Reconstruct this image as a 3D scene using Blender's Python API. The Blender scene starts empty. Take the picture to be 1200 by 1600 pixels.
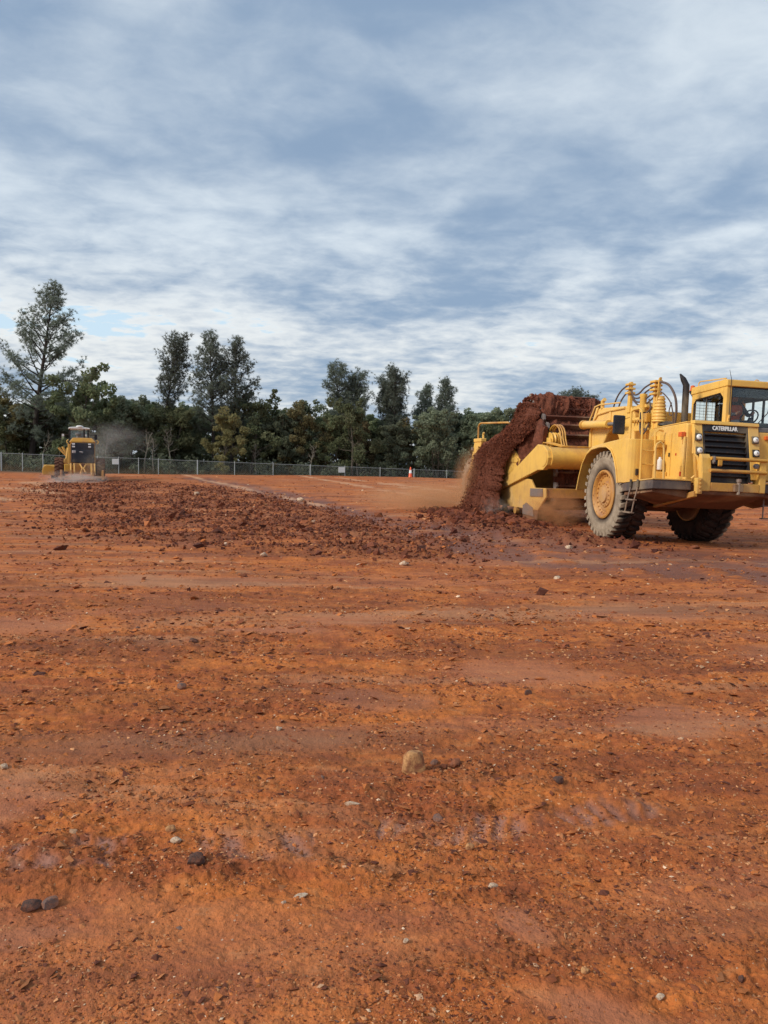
import bpy, math, random
import numpy as np
from mathutils import Matrix, Vector

S = bpy.context.scene
COL = S.collection
R_ = math.radians

# ------------------------------------------------------------------ camera
CAM_H = 1.5
pitch, roll = R_(-3.35), R_(0.9)
fwd = Vector((0, math.cos(pitch), math.sin(pitch)))
rt = Vector((1, 0, 0))
up = rt.cross(fwd)
r2 = rt * math.cos(roll) + up * math.sin(roll)
u2 = up * math.cos(roll) - rt * math.sin(roll)
cd = bpy.data.cameras.new('camera')
cam = bpy.data.objects.new('camera', cd)
COL.objects.link(cam)
cam.matrix_world = Matrix(((r2.x, u2.x, -fwd.x, 0), (r2.y, u2.y, -fwd.y, 0), (r2.z, u2.z, -fwd.z, CAM_H), (0, 0, 0, 1)))
cd.sensor_fit = 'VERTICAL'
cd.sensor_height = 24.0
cd.lens = 18.0
cd.clip_start = 0.05
cd.clip_end = 6000
S.camera = cam

# ------------------------------------------------------------------ sun, sky, exposure
SUN_DIR = Vector((-0.74, -0.36, 0.57)).normalized()          # towards the sun, behind thin cloud
sd = bpy.data.lights.new('sun', 'SUN')
sd.energy = 1.5
sd.angle = R_(14)
sd.color = (1.0, 0.93, 0.82)
sun = bpy.data.objects.new('sun', sd)
COL.objects.link(sun)
sun.rotation_euler = SUN_DIR.to_track_quat('Z', 'Y').to_euler()
SUN_EL = math.asin(SUN_DIR.z)
SUN_AZ = math.atan2(SUN_DIR.x, SUN_DIR.y)

S.view_settings.view_transform = 'Standard'
S.view_settings.look = 'None'
S.view_settings.gamma = 1.0
S.view_settings.use_curve_mapping = False
S.view_settings.exposure = 1.0
S.cycles.max_bounces = 6
S.cycles.transparent_max_bounces = 12
S.cycles.volume_bounces = 1
S.cycles.volume_step_rate = 2.0
S.cycles.use_denoising = True
S.cycles.denoising_prefilter = 'FAST'


class NT:
    """small wrapper for building node trees"""
    def __init__(self, tree):
        self.t = tree
        self.n = tree.nodes
        self.n.clear()

    def add(self, typ, **kw):
        nd = self.n.new(typ)
        for k, v in kw.items():
            if k.startswith('i_'):
                key = k[2:]
                key = int(key) if key.isdigit() else key.replace('_', ' ')
                s = nd.inputs[key]
                if hasattr(v, 'is_linked') or isinstance(v, bpy.types.NodeSocket):
                    self.t.links.new(v, s)
                else:
                    s.default_value = v
            else:
                setattr(nd, k, v)
        return nd

    def link(self, a, b):
        self.t.links.new(a, b)

    def math(self, op, a, b=0.0, c=0.0, clamp=False):
        nd = self.n.new('ShaderNodeMath')
        nd.operation = op
        nd.use_clamp = clamp
        for i, v in enumerate((a, b, c)):
            if isinstance(v, bpy.types.NodeSocket):
                self.t.links.new(v, nd.inputs[i])
            else:
                nd.inputs[i].default_value = v
        return nd.outputs[0]

    def mix(self, fac, a, b, mode='MIX'):
        nd = self.n.new('ShaderNodeMix')
        nd.data_type = 'RGBA'
        nd.blend_type = mode
        for s, v in ((nd.inputs[0], fac), (nd.inputs[6], a), (nd.inputs[7], b)):
            if isinstance(v, bpy.types.NodeSocket):
                self.t.links.new(v, s)
            elif isinstance(v, (int, float)):
                s.default_value = v
            else:
                s.default_value = (*v, 1.0) if len(v) == 3 else v
        return nd.outputs[2]

    def noise(self, vec, scale, detail=4, rough=0.55, dist=0.0):
        nd = self.n.new('ShaderNodeTexNoise')
        nd.inputs['Scale'].default_value = scale
        nd.inputs['Detail'].default_value = detail
        nd.inputs['Roughness'].default_value = rough
        nd.inputs['Distortion'].default_value = dist
        if vec is not None:
            self.t.links.new(vec, nd.inputs['Vector'])
        return nd.outputs[0]

    def ramp(self, fac, lo, hi):
        nd = self.n.new('ShaderNodeMapRange')
        nd.interpolation_type = 'SMOOTHSTEP'
        self.t.links.new(fac, nd.inputs[0])
        nd.inputs[1].default_value = lo
        nd.inputs[2].default_value = hi
        return nd.outputs[0]

    def scale(self, vec, s, off=(0, 0, 0), rot=(0, 0, 0)):
        nd = self.n.new('ShaderNodeMapping')
        self.t.links.new(vec, nd.inputs[0])
        nd.inputs['Scale'].default_value = s
        nd.inputs['Location'].default_value = off
        nd.inputs['Rotation'].default_value = rot
        return nd.outputs[0]


W = bpy.data.worlds.new('World')
S.world = W
W.use_nodes = True
w = NT(W.node_tree)
sky = w.add('ShaderNodeTexSky', sky_type='NISHITA', sun_disc=False, sun_elevation=SUN_EL, sun_rotation=SUN_AZ)
sky.air_density = 1.0
sky.dust_density = 1.5
tc = w.add('ShaderNodeTexCoord')
sep = w.add('ShaderNodeSeparateXYZ', i_0=tc.outputs['Generated'])
zc = w.math('MAXIMUM', sep.outputs[2], 0.0)
den = w.math('ADD', zc, 0.15)
px = w.math('DIVIDE', sep.outputs[0], den)
py = w.math('DIVIDE', sep.outputs[1], den)
pl = w.add('ShaderNodeCombineXYZ', i_0=px, i_1=py).outputs[0]
# the cloud layer lies on a plane overhead, so its rolls close up towards the horizon
warp = w.add('ShaderNodeTexNoise', i_Scale=1.3, i_Detail=3.0)
w.link(pl, warp.inputs['Vector'])
wv = w.add('ShaderNodeVectorMath', operation='SCALE', i_0=w.add('ShaderNodeVectorMath', operation='SUBTRACT', i_0=warp.outputs['Color'], i_1=(0.5, 0.5, 0.5)).outputs[0])
wv.inputs['Scale'].default_value = 0.7
plw = w.add('ShaderNodeVectorMath', operation='ADD', i_0=pl, i_1=wv.outputs[0]).outputs[0]
big = w.noise(w.scale(plw, (0.95, 1.0, 1), (3.1, 1.7, 0), (0, 0, R_(-24))), 1.3, 3, 0.5, 0.2)
mid = w.noise(w.scale(plw, (1.0, 1.15, 1), (9.3, 4.2, 0), (0, 0, R_(-20))), 2.7, 5, 0.48, 0.2)
fine = w.noise(w.scale(pl, (1.0, 1.2, 1), (1.3, 7.2, 0), (0, 0, R_(-12))), 8.5, 9, 0.60, 0.25)
d0 = w.math('MULTIPLY', big, 0.56)
d1 = w.math('MULTIPLY_ADD', mid, 0.30, d0)
rip = w.math('MULTIPLY_ADD', w.ramp(sep.outputs[2], 0.36, 0.16), 0.20, 0.16)      # ripples show most where the layer is seen at a slant
dens = w.math('ADD', w.math('MULTIPLY', w.math('SUBTRACT', fine, 0.5), rip), w.math('ADD', d1, w.math('MULTIPLY_ADD', w.ramp(sep.outputs[2], 0.28, 0.50), 0.045, 0.055)))
sepw = w.add('ShaderNodeSeparateXYZ', i_0=plw)
# broad thick and thin places of the layer
for (bx, by, rx, ry, am) in ((-0.45, 1.75, 0.55, 0.26, 0.075), (0.25, 1.98, 0.75, 0.26, 0.080), (0.18, 1.24, 0.24, 0.14, 0.070), (0.66, 1.45, 0.24, 0.12, -0.030), (-0.62, 1.25, 0.35, 0.08, -0.04),
                             (0.02, 1.52, 0.22, 0.08, -0.045), (-0.95, 2.75, 1.0, 0.55, -0.110), (0.95, 2.2, 0.22, 0.12, -0.05), (0.75, 2.9, 0.7, 0.5, 0.020), (0.95, 1.7, 0.3, 0.2, 0.04)):
    ax_ = w.math('DIVIDE', w.math('SUBTRACT', sepw.outputs[0], bx), rx)
    ay_ = w.math('DIVIDE', w.math('SUBTRACT', sepw.outputs[1], by), ry)
    q_ = w.math('ADD', w.math('MULTIPLY', ax_, ax_), w.math('MULTIPLY', ay_, ay_))
    dens = w.math('MULTIPLY_ADD', w.math('POWER', 2.718, w.math('MULTIPLY', q_, -1.0)), am, dens)
light = w.ramp(dens, 0.64, 0.33)
lcol = w.mix(w.ramp(sep.outputs[2], 0.30, 0.12), (3.75, 4.15, 4.45), (4.35, 4.45, 4.40))
ccol = w.mix(light, (1.36, 1.90, 2.66), lcol)
hole = w.math('MULTIPLY', w.ramp(dens, 0.36, 0.31), 0.6)
skyc = w.mix(hole, ccol, (2.3, 3.7, 4.8))
final = w.mix(0.93, sky.outputs[0], skyc)
bg = w.add('ShaderNodeBackground', i_Color=final, i_Strength=0.1)
wo = w.add('ShaderNodeOutputWorld', i_Surface=bg.outputs[0])


# ------------------------------------------------------------------ noise for geometry
_rs = np.random.RandomState(11)
_perm = np.concatenate([_rs.permutation(256)] * 3)
_ga = _rs.rand(256) * 2 * np.pi
_gx, _gy = np.cos(_ga), np.sin(_ga)
_rv = _rs.rand(256)


def pn(x, y, seed=0):
    xi = np.floor(x).astype(np.int64)
    yi = np.floor(y).astype(np.int64)
    fx, fy = x - xi, y - yi
    xi = (xi + seed * 37) & 255
    yi = (yi + seed * 101) & 255
    u = fx * fx * fx * (fx * (fx * 6 - 15) + 10)
    v = fy * fy * fy * (fy * (fy * 6 - 15) + 10)

    def g(ax, ay, dx, dy):
        h = _perm[_perm[ax & 255] + (ay & 255)]
        return _gx[h] * dx + _gy[h] * dy
    a = g(xi, yi, fx, fy)
    b = g(xi + 1, yi, fx - 1, fy)
    c = g(xi, yi + 1, fx, fy - 1)
    d = g(xi + 1, yi + 1, fx - 1, fy - 1)
    return (a + u * (b - a) + v * ((c + u * (d - c)) - (a + u * (b - a)))) * 1.4


def fbm(x, y, octv, seed=0, gain=0.5):
    s, a = 0.0, 1.0
    for i in range(octv):
        s = s + a * pn(x, y, seed + i)
        x, y, a = x * 2.03 + 3.7, y * 2.03 + 1.3, a * gain
    return s


def cell(x, y, seed=0, rmin=0.2, rmax=0.55):
    """domes of random size on a jittered lattice: crumbs and clods"""
    xi = np.floor(x).astype(np.int64)
    yi = np.floor(y).astype(np.int64)
    best = np.zeros_like(x)
    for dx in (-1, 0, 1):
        for dy in (-1, 0, 1):
            ax, ay = xi + dx, yi + dy
            h = _perm[_perm[(ax + seed * 53) & 255] + ((ay + seed * 17) & 255)]
            h2 = _perm[h + 57]
            h3 = _perm[h2 + 91]
            cx, cy = ax + _rv[h], ay + _rv[h2]
            r = rmin + (rmax - rmin) * _rv[h3] ** 2
            q = 1 - ((x - cx) ** 2 + ((y - cy) * (1 + _rv[h])) ** 2) / (r * r)
            best = np.maximum(best, np.sqrt(np.maximum(q, 0)) * r)
    return best


def sst(a, b, x):
    t = np.clip((x - a) / (b - a), 0, 1)
    return t * t * (3 - 2 * t)


def poly_soft(x, y, poly, soft):
    """1 inside the polygon, falling to 0 over `soft` metres outside it"""
    P = np.array(poly, float)
    ins = np.zeros(x.shape, bool)
    dm = np.full(x.shape, 1e9)
    n = len(P)
    for i in range(n):
        x1, y1 = P[i]
        x2, y2 = P[(i + 1) % n]
        c = ((y1 > y) != (y2 > y))
        xs = (x2 - x1) * (y - y1) / ((y2 - y1) if abs(y2 - y1) > 1e-9 else 1e-9) + x1
        ins ^= c & (x < xs)
        t = np.clip(((x - x1) * (x2 - x1) + (y - y1) * (y2 - y1)) / ((x2 - x1) ** 2 + (y2 - y1) ** 2), 0, 1)
        dm = np.minimum(dm, np.hypot(x - x1 - t * (x2 - x1), y - y1 - t * (y2 - y1)))
    s = np.where(ins, -dm, dm)
    return 1 - sst(-soft * 0.5, soft, s)


# ------------------------------------------------------------------ terrain
WINDROW = [(-17.2, 38.0), (-16.2, 44.0), (-9.0, 39.5), (-3.4, 28.0), (-0.6, 20.8), (1.3, 15.9), (0.5, 13.0), (-0.7, 13.4), (-3.2, 14.2), (-6.3, 16.7), (-10.2, 24.9)]
CLODBAND = [(1.0, 19.0), (1.9, 22.5), (3.2, 21.6), (4.4, 18.3), (5.2, 16.2), (4.6, 15.6), (3.4, 16.6)]
TRACKBAND = [(-12.0, 53.0), (-5.4, 37.9), (-1.3, 27.2), (1.2, 20.4), (3.0, 16.8), (4.4, 15.5), (7.4, 15.0), (13, 13.6), (13, 9.2), (5.4, 10.3), (2.6, 11.8), (1.0, 15.0), (0.0, 20.0), (-2.3, 26.4), (-6.6, 36.6), (-13.5, 51.6)]
PINK = [(-1.62, 3.46, 0.36, 0.22), (-1.75, 3.2, 0.25, 0.15), (1.82, 4.63, 0.5, 0.35), (1.1, 5.6, 0.55, 0.4), (-3.6, 14.3, 1.0, 0.5), (0.6, 2.45, 0.13, 0.10), (-3.3, 7.0, 0.7, 0.35),
        (-2.4, 9.9, 1.5, 0.35), (-0.41, 4.2, 0.3, 0.2), (0.7, 2.02, 0.4, 0.09), (-0.3, 7.4, 0.7, 0.3), (2.6, 8.1, 0.9, 0.4), (-0.05, 4.9, 0.35, 0.2), (-1.2, 2.35, 0.3, 0.08), (3.6, 6.4, .6, .3),
        (-1.0, 6.9, 0.6, 0.15), (1.6, 12.2, 1.2, 0.5), (-1.6, 17.0, 1.6, 0.5)]
DARK = [(-2.2, 7.57, 0.4, 0.25), (-2.1, 6.45, 0.7, 0.22), (-0.77, 5.18, 0.3, 0.2), (-1.36, 3.51, 0.22, 0.12), (-2.7, 6.2, 0.5, 0.2), (-1.5, 8.9, 0.9, 0.22), (0.6, 6.5, 0.6, 0.2), (0.5, 2.62, 0.28, 0.06),
        (-0.9, 4.55, 0.3, 0.12), (1.3, 7.6, 0.8, 0.25), (1.9, 3.1, 0.4, 0.08), (-1.25, 2.75, 0.3, 0.1), (0.0, 2.82, 0.5, 0.07), (-0.5, 9.3, 0.8, 0.2), (2.8, 5.3, 0.4, 0.15), (0.3, 3.3, .35, .07)]


def macro(x, y):
    pad = np.clip((y - 20) * 0.018, 0, 0.74)
    pad = pad - 0.17 * sst(-6, 14, x) * sst(35, 66, y)
    lat = -0.03 * np.clip(x - 4.9, 0, 4.5) * sst(9, 13, y) * (1 - sst(26, 34, y))
    fz = 0.80 - 0.0245 * np.clip(x + 30.5, 0, 60)               # foot of the fence falls away to the right
    yf = 58 + (x + 30.5) * 14 / 42.5
    out = sst(-4.5, -0.5, y - yf)
    far = -0.012 * np.clip(y - yf - 3, 0, 3000)
    far = np.maximum(far, -4.0)
    z = pad + lat
    return z + (fz - z) * out + far, out


def ground_fields(x, y, geo=True):
    d = np.hypot(x, y) + 0.05
    sp = np.maximum(1.4 * d * d / 1800.0, d * 0.0017)            # sample spacing of the mesh there

    def keep(L):
        return 1 - sst(L * 0.35, L * 1.1, sp)
    z, out = macro(x, y)
    wr = poly_soft(x + 0.35 * pn(x * 1.3, y * 1.3, 5), y + 0.35 * pn(x * 1.3, y * 0.8, 6), WINDROW, 2.2)
    wr = wr * np.clip(0.62 + 0.75 * fbm(x * 0.55, y * 0.5, 3, 97), 0.12, 1)
    cb = poly_soft(x + 0.25 * pn(x * 1.5, y * 1.5, 7), y, CLODBAND, 0.8)
    tb = poly_soft(x + 0.3 * pn(x * 1.1, y * 1.1, 8), y + 0.2 * pn(x * 2, y * 2, 9), TRACKBAND, 0.7)
    tb = tb * sst(-0.75, 0.1, pn(x * 1.5, y * 1.1, 10) + 0.5 * pn(x * 4, y * 4, 77))
    wx = x + 0.22 * pn(x * 2.2, y * 2.2, 12)
    wy = y + 0.12 * pn(x * 2.2, y * 2.2, 13)
    sm = np.zeros_like(x)
    for (cx, cy, rx, ry) in PINK:
        sm = np.maximum(sm, 1 - sst(0.45, 1.35, np.hypot((wx - cx) / rx, (wy - cy) / ry)))
    dk = np.zeros_like(x)
    for (cx, cy, rx, ry) in DARK:
        dk = np.maximum(dk, 1 - sst(0.4, 1.3, np.hypot((wx - cx) / rx, (wy - cy) / ry)))
    # streaks left by the blade, running across the view and slightly away to the right
    sx, sy = x * 0.97 + y * 0.10, y * 0.98 - x * 0.14
    streak = fbm(sx * 0.28, sy * 1.5, 3, 20)
    sm2 = sst(0.12, 0.55, fbm(sx * 0.33 + 9, sy * 1.1 + 3, 4, 24))
    dk2 = sst(0.10, 0.60, fbm(sx * 0.55 + 2, sy * 2.1 + 8, 4, 28))
    ruts = np.zeros_like(x)
    for off in (0.0, 2.1):
        pts = [(-16.5 + off * .8, 36.0), (-12.6 + off, 25.0), (-9.0 + off, 19.0), (-5.2 + off, 14.6 - off * .3), (-1.0 + off, 12.4 - off * .4), (4.0 + off, 11.4 - off * .4)]
        dm = np.full(x.shape, 1e9)
        for (x1, y1), (x2, y2) in zip(pts[:-1], pts[1:]):
            t = np.clip(((x - x1) * (x2 - x1) + (y - y1) * (y2 - y1)) / ((x2 - x1) ** 2 + (y2 - y1) ** 2), 0, 1)
            dm = np.minimum(dm, np.hypot(x - x1 - t * (x2 - x1), y - y1 - t * (y2 - y1)))
        rut = (1 - sst(0.18, 0.34, dm)) * (0.55 + 0.45 * np.sin((x * 0.8 + y) * 14)) * sst(-0.5, 0.3, pn(x * .7, y * .7, 44)) * (1 - sst(-2.0, 2.0, x))
        dk2 = np.maximum(dk2, 1.5 * rut)
        ruts = np.maximum(ruts, rut)
    smooth = np.clip(np.maximum(sm, 0.55 * sm2) - 0.6 * dk - 0.8 * np.maximum(wr, cb), 0, 1)
    dark = np.clip(np.maximum(np.maximum(0.8 * dk, 0.65 * np.minimum(dk2, 1) * (1 - sm)), 1.6 * ruts), 0, 1)
    rough = np.clip(1 - 0.82 * smooth - 0.6 * tb, 0.1, 1)
    # tyre-lug prints
    lug = np.zeros_like(x)
    for (ax, ay, bx, by, n, slant) in ((-1.50, 2.83, -0.98, 2.90, 5, 0.35), (-0.72, 2.93, -0.25, 2.97, 4, 0.35), (-0.02, 3.09, 0.74, 3.19, 9, -0.6), (0.80, 3.22, 1.25, 3.46, 6, -0.7)):
        L = math.hypot(bx - ax, by - ay)
        ux, uy = (bx - ax) / L, (by - ay) / L
        t = ((x - ax) * ux + (y - ay) * uy) / L
        s = -(x - ax) * uy + (y - ay) * ux
        ph = (t * n + s * slant * 6 + 0.25 * pn(x * 9, y * 9, 40))
        on = sst(0.0, 0.03, t) * (1 - sst(0.97, 1.0, t)) * (1 - sst(0.09, 0.15, np.abs(s + 0.03 * pn(x * 8, y * 8, 41))))
        lug = np.maximum(lug, on * (0.5 + 0.5 * np.sin(ph * 2 * np.pi)) ** 0.7 * sst(-0.5, 0.2, pn(x * 5, y * 5, 42)))
    tan = np.zeros_like(x)
    for (x1, y1, x2, y2, wd) in ((-16, 60, -1.8, 26.4, 0.22), (-6.5, 60, 3.0, 29, 0.3), (-3.5, 57, 4.5, 36, .25), (-17.5, 35.5, -13.2, 31.5, 0.6), (-17.5, 31.0, -13.0, 27.0, 0.35), (-19, 41, -16.5, 38, 0.5), (1.0, 42, 9, 31, .3), (0, 47, 12, 40, .35)):
        t = np.clip(((x - x1) * (x2 - x1) + (y - y1) * (y2 - y1)) / ((x2 - x1) ** 2 + (y2 - y1) ** 2), 0, 1)
        dm = np.hypot(x - x1 - t * (x2 - x1), (y - y1 - t * (y2 - y1))) + 0.5 * wd * pn(x * .8, y * .8, 47)
        tan = np.maximum(tan, (1 - sst(wd * .5, wd * 1.5, dm)) * sst(-0.6, 0.2, pn(x * .5, y * .4, 48)))
    if not geo:
        return z
    inpad = 1 - out
    z = z + 0.035 * pn(x * 0.22, y * 0.22, 50) * inpad + 0.022 * streak * keep(0.8) * inpad
    z = z + 0.010 * keep(0.5) * rough * fbm(x * 2.1, y * 2.1, 2, 54)
    z = z + rough * keep(0.20) * 0.010 * fbm(x * 5.2, y * 5.2, 2, 58)

    def crust(f, k):
        f = f * k
        fl = np.floor(f)
        return (fl + sst(0.62, 1.0, f - fl)) / k
    amp = rough * (0.55 + 0.35 * dark + 0.5 * np.clip(pn(x * 1.1, y * 1.6, 70), 0, 1))
    wob = 0.03 * pn(x * 18, y * 18, 71)
    z = z + amp * keep(0.22) * 0.020 * crust(fbm(x * 4.2 + wob, y * 5.5 + wob, 4, 62, 0.6), 2.6)
    z = z + (0.25 + amp) * keep(0.085) * 0.0080 * crust(fbm(x * 13 + wob * 4, y * 16, 3, 65, 0.6), 2.4)
    z = z + (0.25 + amp) * keep(0.035) * 0.0032 * crust(fbm(x * 36, y * 44, 3, 68, 0.6), 2.0)
    z = z + amp * keep(0.10) * 0.022 * cell(x * 9, y * 10, 3) * (pn(x * 2.3, y * 2.9, 72) > 0.15)
    z = z + amp * keep(0.045) * 0.015 * cell(x * 24, y * 27, 4, 0.1, 0.5)
    z = z + (0.4 + amp) * keep(0.025) * 0.008 * cell(x * 52, y * 58, 5, 0.1, 0.6)
    z = z - 0.012 * lug - 0.045 * ruts
    # loose windrow left by the blade
    z = z + wr * (0.03 + 0.06 * fbm(x * 0.75, y * 0.9, 3, 80) + 0.05 * cell(x * 2.1, y * 2.3, 8) + 0.09 * cell(x * 4.5, y * 5.0, 9) + 0.10 * cell(x * 8, y * 8.6, 14))
    z = z + cb * (0.03 + 0.06 * fbm(x * 1.3, y * 1.3, 3, 84) + 0.12 * cell(x * 2.6, y * 2.8, 10) + 0.10 * cell(x * 5.5, y * 6, 11))
    z = z - 0.05 * tb
    return z, smooth, dark, np.clip(wr + cb, 0, 1), tb, out, lug, tan


def gz(x, y):
    return float(ground_fields(np.array([float(x)]), np.array([float(y)]))[0][0])


def macro_z(x, y):
    return float(macro(np.array([float(x)]), np.array([float(y)]))[0][0])


# ------------------------------------------------------------------ mesh helpers
class MB:
    def __init__(self, M=None):
        self.v, self.f, self.M = [], [], M

    def _add(self, vs, fs):
        o = len(self.v)
        self.v += [tuple(p) for p in vs]
        self.f += [tuple(i + o for i in f) for f in fs]

    def box(self, x0, x1, y0, y1, z0, z1):
        vs = [(x, y, z) for x in (x0, x1) for y in (y0, y1) for z in (z0, z1)]
        self._add(vs, [(0, 1, 3, 2), (4, 6, 7, 5), (0, 4, 5, 1), (2, 3, 7, 6), (0, 2, 6, 4), (1, 5, 7, 3)])
        return self

    def hexa(self, lo, hi):
        """eight corners: quad lo and quad hi in the same order"""
        self._add(list(lo) + list(hi), [(3, 2, 1, 0), (4, 5, 6, 7), (0, 1, 5, 4), (1, 2, 6, 5), (2, 3, 7, 6), (3, 0, 4, 7)])
        return self

    def prism(self, poly, axis, a, b):
        n = len(poly)

        def p(q, t):
            if axis == 'y':
                return (q[0], t, q[1])
            if axis == 'x':
                return (t, q[0], q[1])
            return (q[0], q[1], t)
        vs = [p(q, a) for q in poly] + [p(q, b) for q in poly]
        fs = [tuple(range(n)), tuple(range(2 * n - 1, n - 1, -1))]
        fs += [(i, i + n, (i + 1) % n + n, (i + 1) % n) for i in range(n)]
        self._add(vs, fs)
        return self

    def tube(self, pts, r, n=8, r1=None, cap=True):
        pts = [Vector(p) for p in pts]
        m = len(pts)
        vs, fs = [], []
        prev = None
        for i, p in enumerate(pts):
            t = (pts[min(i + 1, m - 1)] - pts[max(i - 1, 0)]).normalized()
            if prev is None:
                a = Vector((0, 0, 1)) if abs(t.z) < 0.9 else Vector((1, 0, 0))
                u = t.cross(a).normalized()
            else:
                u = (prev - t * prev.dot(t)).normalized()
            prev = u
            v = t.cross(u)
            rr = r if r1 is None else r + (r1 - r) * i / (m - 1)
            if isinstance(rr, (list, tuple)):
                rr = rr[i]
            for k in range(n):
                a = 2 * math.pi * k / n
                vs.append(p + (u * math.cos(a) + v * math.sin(a)) * rr)
        for i in range(m - 1):
            for k in range(n):
                fs.append((i * n + k, i * n + (k + 1) % n, (i + 1) * n + (k + 1) % n, (i + 1) * n + k))
        if cap:
            fs.append(tuple(range(n - 1, -1, -1)))
            fs.append(tuple((m - 1) * n + k for k in range(n)))
        self._add(vs, fs)
        return self

    def lathe(self, prof, origin, axis, n=32, a0=0.0):
        """prof: (distance along axis, radius)"""
        ax = Vector(axis).normalized()
        a = Vector((0, 0, 1)) if abs(ax.z) < 0.9 else Vector((1, 0, 0))
        u = ax.cross(a).normalized()
        v = ax.cross(u)
        o = Vector(origin)
        vs, fs = [], []
        m = len(prof)
        for (h, r) in prof:
            for k in range(n):
                t = a0 + 2 * math.pi * k / n
                vs.append(o + ax * h + (u * math.cos(t) + v * math.sin(t)) * max(r, 1e-4))
        for i in range(m - 1):
            for k in range(n):
                fs.append((i * n + k, i * n + (k + 1) % n, (i + 1) * n + (k + 1) % n, (i + 1) * n + k))
        fs.append(tuple(range(n - 1, -1, -1)))
        fs.append(tuple((m - 1) * n + k for k in range(n)))
        self._add(vs, fs)
        return self

    def mesh(self, name):
        vs = self.v if self.M is None else [tuple(self.M @ Vector(p)) for p in self.v]
        me = bpy.data.meshes.new(name)
        me.from_pydata(vs, [], self.f)
        me.update()
        return me

    def build(self, name, mat, parent=None, bevel=0.0, smooth=False, fix=True):
        me = self.mesh(name)
        me.materials.append(mat)
        if fix:
            import bmesh
            bm = bmesh.new()
            bm.from_mesh(me)
            bmesh.ops.recalc_face_normals(bm, faces=bm.faces)
            bm.to_mesh(me)
            bm.free()
        if smooth:
            me.polygons.foreach_set('use_smooth', [True] * len(me.polygons))
            try:
                me.set_sharp_from_angle(angle=R_(38))
            except Exception:
                pass
        o = bpy.data.objects.new(name, me)
        COL.objects.link(o)
        if parent:
            o.parent = parent
        if bevel:
            b = o.modifiers.new('bevel', 'BEVEL')
            b.width = bevel
            b.segments = 2
            b.limit_method = 'ANGLE'
            b.angle_limit = R_(40)
        return o


def tag(o, label=None, cat=None, group=None, kind=None):
    if label:
        o['label'] = label
    if cat:
        o['category'] = cat
    if group:
        o['group'] = group
    if kind:
        o['kind'] = kind
    return o


def empty(name, loc, rz=0.0):
    o = bpy.data.objects.new(name, None)
    o.location = loc
    o.rotation_euler = (0, 0, rz)
    o.empty_display_size = 0.3
    COL.objects.link(o)
    return o


def np_mesh(name, verts, faces, mat, attrs=None, smooth=False):
    """fast mesh from arrays; faces (n,3) or (n,4); attrs: name -> per-vertex float array"""
    me = bpy.data.meshes.new(name)
    nv, nf, k = len(verts), len(faces), faces.shape[1]
    me.vertices.add(nv)
    me.vertices.foreach_set('co', np.ascontiguousarray(verts, np.float32).ravel())
    me.loops.add(nf * k)
    me.loops.foreach_set('vertex_index', np.ascontiguousarray(faces, np.int32).ravel())
    me.polygons.add(nf)
    me.polygons.foreach_set('loop_start', np.arange(0, nf * k, k, dtype=np.int32))
    try:
        me.polygons.foreach_set('loop_total', np.full(nf, k, np.int32))
    except Exception:
        pass
    me.polygons.foreach_set('use_smooth', np.full(nf, smooth, bool))
    for nm, arr in (attrs or {}).items():
        arr = np.asarray(arr, np.float32)
        if arr.ndim == 2:
            a = me.attributes.new(nm, 'FLOAT_COLOR', 'POINT')
            if arr.shape[1] == 3:
                arr = np.hstack([arr, np.ones((len(arr), 1), np.float32)])
            a.data.foreach_set('color', arr.ravel())
        else:
            a = me.attributes.new(nm, 'FLOAT', 'POINT')
            a.data.foreach_set('value', arr)
    me.update(calc_edges=True)
    me.validate()
    if mat:
        me.materials.append(mat)
    return me


def link(name, me, parent=None):
    o = bpy.data.objects.new(name, me)
    COL.objects.link(o)
    if parent:
        o.parent = parent
    return o


# ------------------------------------------------------------------ materials
def new_mat(name):
    m = bpy.data.materials.new(name)
    m.use_nodes = True
    return m, NT(m.node_tree)


def finish(nt, bsdf):
    nt.add('ShaderNodeOutputMaterial', i_Surface=bsdf.outputs[0])


def pbr(nt, color, rough=0.6, metal=0.0, bump=None, bdist=0.01, bstr=1.0, spec=0.5):
    b = nt.add('ShaderNodeBsdfPrincipled')
    for key, v in (('Base Color', color), ('Roughness', rough), ('Metallic', metal), ('Specular IOR Level', spec)):
        s = b.inputs[key]
        if isinstance(v, bpy.types.NodeSocket):
            nt.link(v, s)
        else:
            s.default_value = (*v, 1.0) if isinstance(v, tuple) and len(v) == 3 else v
    if bump is not None:
        bn = nt.add('ShaderNodeBump', i_Height=bump, i_Distance=bdist, i_Strength=bstr)
        nt.link(bn.outputs[0], b.inputs['Normal'])
    return b


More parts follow.
